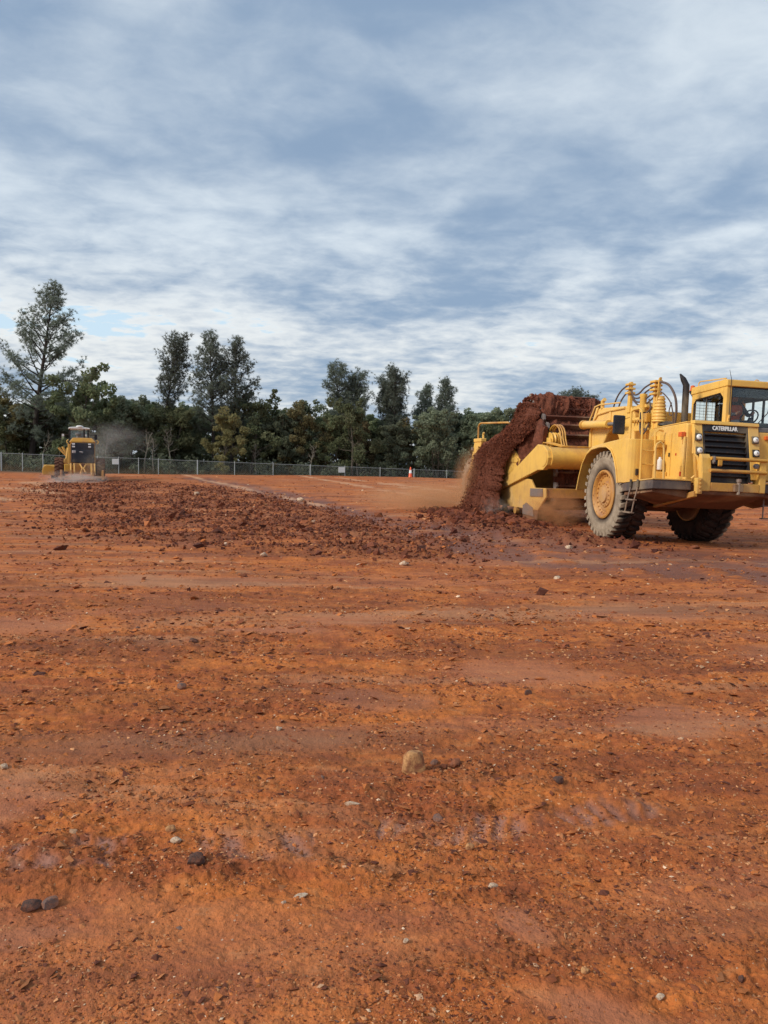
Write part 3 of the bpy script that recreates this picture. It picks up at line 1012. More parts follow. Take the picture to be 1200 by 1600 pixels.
def build_fence():
    root = empty('wire_fence', (-30.5, 58, macro_z(-30.5, 58)))
    tag(root, 'galvanised wire fence with round posts running along the far edge of the red pad', 'fence')
    ox, oy, oz = root.location
    bear = [-62, -30, 2, 35, 67, 118, 152, 185, 216, 247, 308, 366, 426, 484, 538, 593, 646, 697, 746, 793, 838, 882, 925, 967, 1008, 1048, 1087, 1125, 1162, 1198, 1233]
    xs = [px_on_fence(b) for b in bear]
    H = 1.36
    tops = []
    for i, x in enumerate(xs):
        y = fence_y(x)
        z = macro_z(x, y)
        thick = 0.05 if i in (2, 10, 13, 16) else 0.034
        m = MB()
        m.lathe([(-0.35, thick), (H + 0.02, thick), (H + 0.05, thick * 0.8), (H + 0.07, 0.004)], (x - ox, y - oy, z - oz), (0, 0, 1), 10)
        m.build('post', M_galv, root, smooth=True)
        tops.append((x - ox, y - oy, z - oz))
    wires = MB()
    for a, b in zip(tops[:-1], tops[1:]):
        m = MB()
        m.tube([(a[0], a[1], a[2] + H - 0.03), (b[0], b[1], b[2] + H - 0.03)], 0.021, 6)
        m.build('top_rail', M_galv, root, smooth=True)
        wires.tube([(a[0], a[1], a[2] + 0.06), (b[0], b[1], b[2] + 0.06)], 0.004, 3)
        L = math.hypot(b[0] - a[0], b[1] - a[1])
        A, B = Vector(a), Vector(b)
        nn = max(3, int(L / 0.17))
        run = H / L
        for k in range(-int(run * nn) - 1, nn):
            for sgn in (0, 1):
                t0, t1 = k / nn, k / nn + run
                h0, h1 = 0.04, H - 0.05
                if t0 < 0:
                    h0 += (h1 - h0) * (-t0) / (t1 - t0)
                    tt0 = 0
                else:
                    tt0 = t0
                if t1 > 1:
                    h1e = h0 + (h1 - h0) * (1 - tt0) / (t1 - tt0)
                    tt1 = 1
                else:
                    h1e, tt1 = h1, t1
                if tt1 - tt0 < 0.01:
                    continue
                if sgn:
                    tt0, tt1 = 1 - tt0, 1 - tt1
                p = A.lerp(B, tt0) + Vector((0, 0, h0))
                q = A.lerp(B, tt1) + Vector((0, 0, h1e))
                wires.tube([p, q], 0.0028, 3, cap=False)
    o = wires.build('wire_mesh', M_galv, root, fix=False)
    o['kind'] = 'stuff'

    def board(bearing, label, hz, dx=0.0, wd=0.56, hh=0.50):
        x = px_on_fence(bearing) + dx
        y = fence_y(x) - 0.07
        z = macro_z(x, fence_y(x))
        t = empty('fence_sign', (x, y, z + hz), math.atan2(14, 42.5))
        tag(t, label, 'sign', 'white boards on the wire fence')
        m = MB()
        m.box(-wd / 2, wd / 2, -0.012, 0.012, -hh / 2, hh / 2)
        m.build('board', M_white, t, 0.01)
        for s in (-1, 1):
            MB().tube([(s * wd * 0.35, 0.0, hh * 0.38), (s * wd * 0.35, 0.08, hh * 0.38)], 0.012, 5).build('tie', M_galv, t)
    board(180.5, 'small white board on the fence just right of the motor grader', 1.02, 0, 0.50, 0.44)
    board(533, 'small white board on the fence midway between the machines, left of the traffic cone', 1.05, 0, 0.58, 0.46)


build_fence()


def build_cone():
    x, y = 2.22, 66.0
    t = empty('traffic_cone', (x, y, gz(x, y)))
    t.scale = (1.18, 1.18, 1.18)
    tag(t, 'orange traffic cone with a white band in front of the far fence', 'traffic cone')
    M_or = simple('orange_plastic', (0.80, 0.105, 0.03), 0.45, var=0.12)
    MB().prism([(-.24, -.22), (-.22, -.24), (.22, -.24), (.24, -.22), (.24, .22), (.22, .24), (-.22, .24), (-.24, .22)], 'z', 0.0, 0.05).build('base', M_or, t, 0.008)
    MB().lathe([(0.05, 0.185), (0.07, 0.17), (0.94, 0.045), (0.96, 0.03)], (0, 0, 0), (0, 0, 1), 20).build('cone_body', M_or, t, smooth=True)
    MB().lathe([(0.50, 0.116), (0.505, 0.119), (0.72, 0.085), (0.725, 0.080)], (0, 0, 0), (0, 0, 1), 20).build('white_band', M_white, t, smooth=True)


build_cone()

# ------------------------------------------------------------------ trees


def rand_dirs(rs, n):
    v = rs.randn(n, 3)
    return v / np.linalg.norm(v, axis=1, keepdims=True)


def leaf_cloud(centres, radii, counts, size, rs, flat=1.0, shell=0.45):
    """leaf quads spread through clumps; returns verts, quads, tint"""
    V, T = [], []
    for c, r, n in zip(centres, radii, counts):
        d = rand_dirs(rs, n)
        rr = r * (shell + (1 - shell) * rs.rand(n, 1)) ** 0.8
        p = c + d * rr * np.array([1, 1, flat])
        nrm = rand_dirs(rs, n) + 0.5 * d + np.array([0, 0, 0.3])
        nrm /= np.linalg.norm(nrm, axis=1, keepdims=True)
        a = np.cross(nrm, rand_dirs(rs, n))
        a /= np.linalg.norm(a, axis=1, keepdims=True) + 1e-9
        b = np.cross(nrm, a)
        s = size * (0.6 + 0.8 * rs.rand(n, 1))
        V.append(np.stack([p - a * s, p + b * s * 0.55, p + a * s, p - b * s * 0.55], 1))
        T.append(np.repeat(np.clip(rs.rand() * 0.5 + 0.5 * rs.rand(n), 0, 1), 4))
    V = np.concatenate(V).reshape(-1, 3)
    T = np.concatenate(T)
    F = np.arange(len(V)).reshape(-1, 4)
    return V, F, T


def curve_pts(p, d, L, n, rs, wob=0.25, lift=0.0):
    pts = [Vector(p)]
    d = Vector(d).normalized()
    for i in range(n):
        d = (d + Vector(rs.randn(3)) * wob * 0.5 + Vector((0, 0, lift))).normalized()
        pts.append(pts[-1] + d * (L / n))
    return pts, d


def oak_meshes(seed, h=7.5, spread=2.2, base=0.28, leaf=0.17, dens=1.0, bare=False, stems=1, narrow=1.0, bark=None, leafmat=None):
    rs = np.random.RandomState(seed)
    tr = MB()
    cs, cr = [], []
    for st in range(stems):
        a0 = rs.rand() * 6.28
        lean = 0.10 + 0.12 * stems * rs.rand()
        pts, d = curve_pts((0.15 * math.cos(a0) * (stems > 1), 0.15 * math.sin(a0) * (stems > 1), -0.2), (lean * math.cos(a0), lean * math.sin(a0), 1), h * 0.80, 9, rs, 0.14, 0.05)
        r0 = 0.11 * (h / 7.5) / (1 + 0.3 * (stems - 1))
        tr.tube(pts, r0, 7, r0 * 0.18)
        nb = 12
        for k in range(nb):
            t = base + (1 - base) * (k + rs.rand()) / nb
            i = min(int(t * 9), 8)
            p = pts[i].lerp(pts[i + 1], t * 9 - i)
            az = k * 2.4 + rs.rand()
            L = spread * narrow * (1.05 - 0.55 * abs(t - 0.5)) * (0.55 + 0.6 * rs.rand())
            el = 0.15 + 0.9 * t
            bp, bd = curve_pts(p, (math.cos(az), math.sin(az), el), L, 4, rs, 0.4, 0.06)
            tr.tube(bp, r0 * 0.42 * (1.1 - 0.6 * t), 5, 0.008)
            for q in (2, 3, 4):
                for _ in range(2):
                    tp, td = curve_pts(bp[q], Vector(bd) + Vector(rs.randn(3)) * 0.7, L * 0.4, 2, rs, 0.5, 0.05)
                    tr.tube(tp, 0.014, 3, 0.004, cap=False)
                    cs.append(np.array(tp[-1]))
                    cr.append(0.20 + 0.46 * rs.rand() ** 1.2)
        cs.append(np.array(pts[-1]))
        cr.append(0.55)
    tm = tr.mesh('trunk')
    tm.materials.append(bark or M_barkoak)
    if bare:
        return tm, None
    cs, cr = np.array(cs), np.array(cr)
    keep = rs.rand(len(cs)) < 0.80
    cs, cr = cs[keep], cr[keep]
    V, F, T = leaf_cloud(cs, cr, np.maximum(6, (70 * dens * cr / 0.5)).astype(int), leaf, rs, 0.8)
    return tm, np_mesh('crown', V, F, leafmat or M_oak, {'tint': T})


def pine_meshes(seed, h=14.0, spread=3.2, base=0.35, top=0.08, dens=1.0, forks=1, shape=1.0, limb_el=0.35, r0=0.22, fo=0.10):
    """open-crowned pine: a leaning dark stem, rising limbs, needle tufts towards their ends"""
    rs = np.random.RandomState(seed)
    tr = MB()
    P, T = [], []
    for fk in range(forks):
        a0 = rs.rand() * 6.28
        off = (fo * (fk - (forks - 1) / 2) * 2, 0.05 * rs.randn(), 1)
        pts, d = curve_pts((0.25 * (fk - (forks - 1) / 2), 0, -0.3), off if forks > 1 else (0, 0, 1), h * (1 - 0.06 * fk), 14, rs, 0.045, 0.04)
        tr.tube(pts, r0 / (1 + 0.3 * (forks - 1)), 8, 0.02)
        nb = int(84 / (forks ** 0.5))
        for k in range(nb):
            t = base + (1 - base) * (k + 0.8 * rs.rand()) / nb
            i = min(int(t * 14), 13)
            p = pts[i].lerp(pts[i + 1], t * 14 - i)
            az = k * 2.399 + 0.6 * rs.rand()
            u = (t - base) / (1 - base)
            prof = (min(1, 0.35 + 2.2 * u)) * ((1 - u) ** shape * (1 - top) + top)
            L = spread * prof * (0.55 + 0.55 * rs.rand())
            L = max(L, 0.25)
            el = limb_el + 0.8 * u + 0.25 * rs.randn()
            bp, bd = curve_pts(p, (math.cos(az), math.sin(az), el), L, 5, rs, 0.22, 0.05)
            tr.tube(bp, 0.018 + 0.014 * L, 4, 0.006)
            nt_ = int(3 + 7 * L ** 0.9 * dens)
            for q in range(nt_):
                s = 0.30 + 0.70 * rs.rand() ** 0.7
                j = min(int(s * 5), 4)
                b = bp[j].lerp(bp[j + 1], s * 5 - j)
                tw = Vector(bd) * 0.6 + Vector(rs.randn(3)) * 0.6 + Vector((0, 0, 0.35))
                tw = tw.normalized() * (0.18 + 0.32 * rs.rand()) * min(1, 0.5 + L / 2)
                e = b + tw
                tr.tube([b, e], 0.008, 3, 0.004, cap=False)
                for _ in range(2):
                    P.append(np.array(e + Vector(rs.randn(3)) * 0.14))
                    T.append(np.array(tw.normalized()))
    tm = tr.mesh('trunk')
    tm.materials.append(M_bark)
    P, T = np.array(P), np.array(T)
    nb = 14
    n = len(P)
    d = rand_dirs(rs, n * nb).reshape(n, nb, 3) + T[:, None, :] * 0.9
    d /= np.linalg.norm(d, axis=2, keepdims=True)
    L = (0.17 + 0.17 * rs.rand(n, nb, 1))
    side = np.cross(d, rand_dirs(rs, n * nb).reshape(n, nb, 3))
    side /= np.linalg.norm(side, axis=2, keepdims=True)
    wd = 0.017
    c = P[:, None, :]
    V = np.stack([c - side * wd, c + side * wd, c + d * L], 2).reshape(-1, 3)
    F = np.arange(len(V)).reshape(-1, 3)
    tint = np.repeat(np.clip(rs.rand(n) * 0.6 + 0.25 * rs.rand(n), 0, 1), nb * 3)
    return tm, np_mesh('crown', V, F, M_needle, {'tint': tint})


def plant_tree(name, meshes, x, y, s=1.0, rz=0.0, lean=0.0, lean_y=0.0, label=None, cat='tree', group=None, sz=None):
    root = empty(name, (x, y, macro_z(x, y) - 0.05))
    root.rotation_euler = (lean_y, lean, 0)
    root.scale = (s, s, sz or s)
    tag(root, label, cat, group)
    tm, cm = meshes
    a = link('trunk', tm, root)
    a.rotation_euler = (0, 0, rz)
    if cm:
        b = link('crown', cm, root)
        b.rotation_euler = (0, 0, rz)
    return root


def at_bearing(px_, y):
    return (px_ - 600) / 1200.0 * y


# --- tall pines that break the skyline
big = pine_meshes(101, 17.0, 7.4, 0.17, 0.07, 1.30, 1, 0.95, 0.16, 0.30)
plant_tree('pine_tree', big, at_bearing(46, 68), 68, 0.98, 0.4, R_(8), 0, 'tallest pine at the left, dark stem leaning right, crown broad below and narrow above')
p2 = pine_meshes(202, 11.6, 2.0, 0.52, 0.45, 0.75, 1, 0.35, 0.65, 0.15)
plant_tree('pine_tree', p2, at_bearing(236, 71), 71, 1.06, 1.0, R_(16), 0, 'thin pine leaning right with a narrow airy crown, left of the twin pines')
p3 = pine_meshes(303, 13.0, 3.9, 0.30, 0.12, 1.05, 1, 0.80, 0.35, 0.20)
plant_tree('pine_tree', p3, at_bearing(334, 71), 71, 1.0, 0.0, R_(1.5), 0, 'left one of the close twin pines, tall grey green crown reaching highest of the two')
plant_tree('pine_tree', p3, at_bearing(360, 72.5), 72.5, 0.975, 2.2, R_(2), 0, 'right one of the close twin pines, slightly lower with a rounded ragged top')
p4 = pine_meshes(404, 10.5, 2.3, 0.46, 0.45, 1.15, 2, 0.35, 0.7, 0.15)
plant_tree('pine_tree', p4, at_bearing(541, 77), 77, 1.03, 0.3, R_(1), 0, 'slim round headed pine rising above the oaks over a white board')
plant_tree('pine_tree', p4, at_bearing(612, 78), 78, 1.0, 2.0, R_(1.5), 0, 'wide round headed pine above the oaks, left of a dark leaning pair')
p5 = pine_meshes(505, 10.5, 2.1, 0.40, 0.10, 1.0, 1, 0.75, 0.35, 0.15)
plant_tree('pine_tree', p5, at_bearing(652, 80), 80, 0.97, 0.5, R_(5), 0, 'dark narrow pine leaning right, left one of a close pair above the traffic cone')
plant_tree('pine_tree', p5, at_bearing(681, 79), 79, 1.03, 3.1, R_(3), 0, 'dark narrow pine leaning right, right one of a close pair above the traffic cone')
plant_tree('pine_tree', p4, at_bearing(870, 96), 96, 1.06, 4.0, 0, 0, 'round headed pine showing left above the heaped soil of the scraper')
plant_tree('pine_tree', p4, at_bearing(898, 97), 97, 1.09, 5.2, 0, 0, 'round headed pine showing right above the heaped soil of the scraper')
plant_tree('pine_tree', p5, at_bearing(-18, 74), 74, 0.92, 1.0, R_(-3), 0, 'pine cut by the left edge of the picture')

# --- broadleaf trees of the wood edge
OAKS = [oak_meshes(11, 7.6, 2.3, 0.22, 0.125, 1.8), oak_meshes(12, 7.2, 2.0, 0.28, 0.125, 1.6, stems=2), oak_meshes(13, 8.2, 2.2, 0.24, 0.12, 1.6),
        oak_meshes(14, 7.0, 2.5, 0.20, 0.12, 1.8, leafmat=M_oakrust), oak_meshes(15, 7.4, 2.4, 0.20, 0.115, 1.8, stems=2, leafmat=M_oakgrey), oak_meshes(16, 7.8, 2.1, 0.3, 0.12, 1.4, leafmat=M_oakgrey, bark=M_barkpale)]
# bearing, distance, kind, scale (tops follow the outline of the wood in the photograph)
SPECIAL = [
    (18, 69, 3, 1.02, 'rust tinged oak in front of the tallest pine at the left edge'),
    (128, 67, 0, 1.26, 'dark oak beside the tallest pine, highest of the oaks, behind the motor grader'),
    (205, 70, 0, 0.98, 'dark oak with a flat uneven top to the right of the motor grader'),
    (392, 72, 2, 1.05, 'dark oak pressed against the right side of the twin pines'),
    (345, 67, 3, 0.80, 'low rusty green oak below the twin pines'),
    (424, 75, 1, 1.0, 'open topped oak with bare twigs rising right of the twin pines'),
    (478, 74, 3, 0.98, 'tall brownish green oak midway along the wood, above the brush'),
    (548, 70, 2, 0.98, 'deep green oak below the slim round headed pine, behind the second white board'),
    (680, 73, 4, 1.00, 'light olive oak with a wide dome directly behind the traffic cone'),
    (778, 78, 4, 0.92, 'pale open oak beside the left rail of the scraper'),
]
for (b, d, k, s, lb) in SPECIAL:
    plant_tree('oak_tree', OAKS[k], at_bearing(b, d), d, s, b * 0.37, 0, 0, lb)
rs = np.random.RandomState(77)
KINDL = ['dark green oak standing deep in the wood, behind the front trees', 'dark green oak standing deep in the wood, behind the front trees', 'dark green oak standing deep in the wood, behind the front trees',
         'rusty green oak standing deep in the wood, behind the front trees', 'grey green broadleaf tree standing deep in the wood, behind the front trees', 'grey green broadleaf tree standing deep in the wood, behind the front trees']
KINDG = ['dark green oaks of the wood', 'dark green oaks of the wood', 'dark green oaks of the wood', 'rusty green oaks of the wood', 'grey green trees of the wood', 'grey green trees of the wood']
LANDMARKS = [(6, 'the rust tinged oak'), (48, 'the tallest pine'), (121, 'the motor grader'), (181, 'the first white board'), (250, 'the thin leaning pine'), (345, 'the twin pines'), (424, 'the open topped oak'),
             (480, 'the tall brownish oak'), (533, 'the second white board'), (612, 'the wide round headed pine'), (641, 'the traffic cone'), (690, 'the pale leafless tree'), (735, 'the scraper rear wheel'), (790, 'the scraper rail')]
SHORT = ['dark green oak', 'dark green oak', 'tall dark green oak', 'rusty green oak', 'grey green tree', 'pale stemmed grey green tree']
used_labels = []
front = [-30, -8, 45, 72, 98, 160, 182, 228, 262, 288, 312, 372, 410, 446, 462, 505, 524, 572, 590, 615, 640, 662, 705, 722, 745, 762, 800, 815, 775, 828]
for i, b in enumerate(front):
    k = [4, 0, 1, 3, 0, 2, 4, 0, 1, 4, 0, 3, 1, 4, 3, 3, 0, 3, 0, 4, 3, 5, 4, 4, 5, 4, 4, 5, 0, 4][i]
    d = 66.5 + 0.011 * b + rs.rand() * 6
    near = min(LANDMARKS, key=lambda q: abs(q[0] - b))
    lab = '%s at the wood front %s %s' % (SHORT[k], 'left of' if b < near[0] else 'right of', near[1])
    n_ = sum(1 for u in used_labels if u.startswith(lab))
    if n_:
        lab += ', ' + ('farther off' if n_ == 1 else 'farthest off')
    used_labels.append(lab)
    plant_tree('oak_tree', OAKS[k], at_bearing(b, d), d, 0.78 + 0.22 * rs.rand() + (0.16 if b > 690 else 0), rs.rand() * 6.28, 0, 0, lab, 'tree', KINDG[k])
for i in range(44):
    b = -60 + i * 21 + rs.rand() * 14
    d = 80 + rs.rand() * 16
    k = [0, 2, 4, 1, 5, 0, 4][i % 7]
    plant_tree('oak_tree', OAKS[k], at_bearing(b, d), d, 0.92 + 0.22 * rs.rand(), rs.rand() * 6.28, 0, 0, KINDL[k], 'tree', KINDG[k].replace('of the wood', 'deep in the wood'))
for i in range(12):                                  # the wood draws back and sinks beyond the scraper
    b = 865 + i * 36 + rs.rand() * 14
    d = 118 + rs.rand() * 14
    k = [4, 0, 5, 1][i % 4]
    plant_tree('oak_tree', OAKS[k], at_bearing(b, d), d, 0.80 + 0.18 * rs.rand(), rs.rand() * 6.28, 0, 0, 'broadleaf tree of the distant wood showing past the scraper', 'tree', 'distant trees past the scraper')

BARE = oak_meshes(31, 4.6, 1.7, 0.30, bare=True, stems=2, bark=M_barkpale)
plant_tree('bare_tree', BARE, at_bearing(688, 73.0), 73.0, 0.95, 0.4, 0, 0, 'pale leafless tree with crooked branches just right of the traffic cone')
BARE2 = oak_meshes(33, 5.0, 0.7, 0.55, bare=True, bark=M_barkpale)
plant_tree('bare_tree', BARE2, at_bearing(728, 74.5), 74.5, 0.9, 1.4, R_(-16), 0, 'pale leafless stem leaning left between the bare crooked tree and the scraper')
for (b, d, lean) in ((62, 66, 20), (90, 66.5, 12), (225, 66.5, 5), (240, 66, 4), (265, 67, 0), (352, 67.5, 2), (400, 68, 3), (486, 69, 4), (560, 70.5, -4), (168, 66.5, 0)):
    plant_tree('bare_tree', BARE2, at_bearing(b, d), d, 0.75 + 0.3 * rs.rand(), rs.rand() * 6, R_(lean), 0, 'thin pale leafless sapling at the foot of the wood behind the fence', 'tree', 'thin pale saplings')


def build_undergrowth():
    rs = np.random.RandomState(5)
    # dry stalks and low leaves in a strip behind the fence
    n = 30000
    x = rs.uniform(-42, 26, n)
    d = rs.rand(n) ** 1.6 * 16 + 0.8
    y = fence_y(x) + d
    z = macro(x, y)[0]
    hgt = (0.35 + 1.0 * rs.rand(n)) * (0.35 + 0.09 * d) * (0.75 + 0.5 * pn(x * 0.4, y * 0.3, 33))
    hgt = np.clip(hgt, 0.15, 1.7)
    lx, ly = rs.randn(n) * 0.25 * hgt, rs.randn(n) * 0.25 * hgt
    wd = 0.018 + 0.02 * rs.rand(n)
    az = rs.rand(n) * 3.14
    wx, wy = np.cos(az) * wd, np.sin(az) * wd
    V = np.stack([np.stack([x - wx, y - wy, z - 0.05], 1), np.stack([x + wx, y + wy, z - 0.05], 1), np.stack([x + lx, y + ly, z + hgt], 1)], 1).reshape(-1, 3)
    F = np.arange(len(V)).reshape(-1, 3)
    T = np.repeat(rs.rand(n), 3)
    o = link('undergrowth', np_mesh('undergrowth', V, F, M_brush, {'tint': T}))
    tag(o, 'dry brown grass and stalks along the foot of the fence', 'undergrowth', kind='stuff')
    cs, cr = [], []
    for i in range(1250):
        xx = rs.uniform(-50, 36)
        dd = 2.5 + rs.rand() * 32
        yy = fence_y(xx) + dd
        r = 0.45 + 0.55 * rs.rand()
        cs.append(np.array([xx, yy, macro_z(xx, yy) + r * (0.3 + 1.1 * rs.rand()) + 0.05 * max(0, dd - 14)]))
        cr.append(r)
    V, F, T = leaf_cloud(cs, cr, [75] * len(cs), 0.14, rs, 0.9, 0.3)
    o = link('brushwood', np_mesh('brushwood', V, F, M_oakgrey, {'tint': T * 0.5}))
    tag(o, 'dark low brushwood filling the foot of the wood', 'undergrowth', kind='stuff')


build_undergrowth()

# ------------------------------------------------------------------ elevating scraper
SCR_ROLL, SCR_HEAD = -0.03, R_(-81)
scraper = empty('wheel_scraper', (6.266, 17.588, -0.045))
scraper.rotation_euler = (SCR_ROLL, 0, SCR_HEAD)
tag(scraper, 'big yellow elevating scraper at the right, tractor in front, bowl behind spilling red soil', 'scraper')
M_T = Matrix.Translation((6.266, 17.588, -0.045)) @ Matrix.Rotation(SCR_HEAD, 4, 'Z') @ Matrix.Rotation(SCR_ROLL, 4, 'X')
M_B = Matrix.Translation((6.172, 18.181, 0.05)) @ Matrix.Rotation(R_(-76), 4, 'Z') @ Matrix.Rotation(-0.01, 4, 'X')
BOWL = M_T.inverted() @ M_B            # bowl frame (hitch as origin) in the tractor's frame


def tyre_mesh(R=1.0, W=0.62, rim=0.54, nl=34):
    """earthmover tyre round the local Y axis, outer face towards -Y"""
    h = W / 2
    prof = [(-h * 0.74, rim), (-h * 0.90, rim + 0.03), (-h * 1.0, rim + 0.16), (-h * 1.02, rim + 0.26), (-h * 0.98, R - 0.13), (-h * 0.90, R - 0.075), (-h * 0.5, R - 0.055),
            (0, R - 0.05), (h * 0.5, R - 0.055), (h * 0.90, R - 0.075), (h * 0.98, R - 0.13), (h * 1.02, rim + 0.26), (h * 1.0, rim + 0.16), (h * 0.90, rim + 0.03), (h * 0.74, rim)]
    m = MB()
    n = 56
    vs, fs = [], []
    for (y, r) in prof:
        for k in range(n):
            t = 2 * math.pi * k / n
            vs.append((r * math.cos(t), y, r * math.sin(t)))
    for i in range(len(prof) - 1):
        for k in range(n):
            fs.append((i * n + k, i * n + (k + 1) % n, (i + 1) * n + (k + 1) % n, (i + 1) * n + k))
    m._add(vs, fs)

    def P(t, y, r):
        return (r * math.cos(t), y, r * math.sin(t))
    for k in range(nl):
        for s in (-1, 1):
            t = 2 * math.pi * (k + (0.5 if s > 0 else 0)) / nl
            w_ = 2 * math.pi / nl * 0.31
            sk = 0.11                                                  # the lug runs forward towards the middle
            a, b, c = t - w_, t + w_, sk
            # outer block over the shoulder, then towards the centre line
            m.hexa([P(a, s * h * 1.03, R - 0.15), P(b, s * h * 1.03, R - 0.15), P(b + c * .4, s * h * 0.6, R - 0.09), P(a + c * .4, s * h * 0.6, R - 0.09)],
                   [P(a + .02, s * h * 1.02, R - 0.035), P(b - .02, s * h * 1.02, R - 0.035), P(b + c * .4 - .01, s * h * 0.6, R), P(a + c * .4 + .01, s * h * 0.6, R)])
            m.hexa([P(a + c * .4, s * h * 0.6, R - 0.09), P(b + c * .4, s * h * 0.6, R - 0.09), P(b + c, s * h * 0.06, R - 0.08), P(a + c, s * h * 0.06, R - 0.08)],
                   [P(a + c * .4 + .01, s * h * 0.6, R), P(b + c * .4 - .01, s * h * 0.6, R), P(b + c - .02, s * h * 0.06, R + 0.004), P(a + c + .02, s * h * 0.06, R + 0.004)])
    me = m.mesh('tyre')
    import bmesh
    bm = bmesh.new()
    bm.from_mesh(me)
    bmesh.ops.recalc_face_normals(bm, faces=bm.faces)
    bm.to_mesh(me)
    bm.free()
    a = me.attributes.new('sidewall', 'FLOAT', 'POINT')
    co = np.empty(len(me.vertices) * 3, np.float32)
    me.vertices.foreach_get('co', co)
    co = co.reshape(-1, 3)
    rr = np.hypot(co[:, 0], co[:, 2])
    a.data.foreach_set('value', (co[:, 1] < -h * 0.93).astype(np.float32) * (rr < R - 0.03))
    me.materials.append(M_rubber)
    return me


TYRE = tyre_mesh()
SCALE_REAR = 0.91


def rim_parts(parent, s=-1):
    """dished steel wheel with lock ring, bolt circle and hub; outer face towards -Y"""
    h = 0.31
    m = MB()
    m.lathe([(0.30, 0.535), (0.05, 0.52), (-0.20, 0.52), (-0.27, 0.555), (-0.30, 0.55), (-0.315, 0.515), (-0.29, 0.475), (-0.235, 0.455), (-0.215, 0.40), (-0.225, 0.385), (-0.225, 0.30), (-0.255, 0.285), (-0.27, 0.20), (-0.31, 0.185), (-0.32, 0.10), (-0.335, 0.0)], (0, 0, 0), (0, 1, 0), 40)
    r = m.build('rim', M_rimyellow, parent, smooth=True)
    b = MB()
    for k in range(24):
        t = 2 * math.pi * k / 24
        c = (0.425 * math.cos(t), -0.222, 0.425 * math.sin(t))
        b.lathe([(0, 0.019), (-0.03, 0.019), (-0.035, 0.012)], c, (0, 1, 0), 6)
    for k in range(16):
        t = 2 * math.pi * k / 16
        c = (0.245 * math.cos(t), -0.262, 0.245 * math.sin(t))
        b.lathe([(0, 0.015), (-0.028, 0.015)], c, (0, 1, 0), 6)
    for k in range(14):                                   # wedge bands of the lock ring
        t = 2 * math.pi * (k + .3) / 14
        c = (0.497 * math.cos(t), -0.30, 0.497 * math.sin(t))
        b.lathe([(0, 0.024), (-0.014, 0.018)], c, (0, 1, 0), 5)
    b.build('wheel_bolts', M_rimyellow, parent)['kind'] = 'stuff'
    return r


def add_wheel(M, x, y, z, side, spin=0.0, sc=1.0):
    o = link('tyre', TYRE, scraper)
    Rm = Matrix.Rotation(spin, 4, 'Y')
    if side > 0:
        Rm = Matrix.Rotation(math.pi, 4, 'Z') @ Rm
    o.matrix_local = M @ Matrix.Translation((x, y, z)) @ Rm @ Matrix.Diagonal((sc, sc, sc, 1))
    rim_parts(o)
    MB().lathe([(0.26, 0.53), (0.30, 0.50), (0.31, 0.2), (0.305, 0.0)], (0, 0, 0), (0, 1, 0), 24).build('inner_disc', M_under, o, smooth=True)
    return o


I4 = Matrix.Identity(4)
add_wheel(I4, 0, -1.38 + 0.31, 0.97, -1, 0.05)
add_wheel(I4, 0, 1.30 - 0.31, 0.97, 1, 0.31)
add_wheel(BOWL, -8.03, -1.40 + 0.285, 0.90, -1, 0.2, 0.92)
add_wheel(BOWL, -8.03, 1.40 - 0.285, 0.90, 1, 0.4, 0.92)


def T(name, mb, mat=None, bevel=0.012, smooth=False, parent=None):
    return mb.build(name, mat or M_yellow, parent or scraper, bevel, smooth)


def mT():
    return MB()


def mB():
    return MB(BOWL)


# front fenders over the wheels, with the flat box in front that carries the ladder
def fender(sgn):
    y0, y1 = (-1.42, -0.60) if sgn < 0 else (0.60, 1.36)
    m = mT()
    outer = [(-1.40, 1.02), (-1.30, 1.36), (-1.14, 1.70), (-0.90, 1.93), (-0.62, 2.06), (-0.2, 2.10), (0.25, 2.145), (0.85, 2.19)]
    inner = [(0.80, 1.24), (0.72, 1.52), (0.58, 1.78), (0.42, 1.95), (0.18, 2.035), (-0.18, 2.04), (-0.60, 1.99), (-0.86, 1.88), (-1.08, 1.66), (-1.235, 1.34), (-1.34, 1.02)]
    # rounded box with a soft vertical front corner, cut by the wheel arch
    m.prism(outer + [(0.87, 2.19), (0.87, 1.24)] + inner, 'y', y0, y1)
    fe = T('fender', m, bevel=0.018)
    c = mT()
    pts = []
    ys = y0 if sgn < 0 else y1
    yi = y1 if sgn < 0 else y0
    rr = 0.26
    for k in range(7):
        a = k / 6 * math.pi / 2
        pts.append((0.872 + rr * math.sin(a), ys - sgn * rr * (1 - math.cos(a)) + 0.0))
    poly = pts + [(0.872 + rr, yi), (0.872, yi)]
    c.prism(poly, 'z', 1.25, 2.188)
    T('fender_front', c, bevel=0.012, smooth=False)
    # inner lip of the arch
    lip = mT()
    yl = y0 - 0.012 if sgn < 0 else y1 + 0.012
    for a, b in zip(inner[:-1], inner[1:]):
        lip.tube([(a[0], yl, a[1]), (b[0], yl, b[1])], 0.018, 6)
    T('fender_lip', lip, bevel=0)


fender(-1)
fender(1)


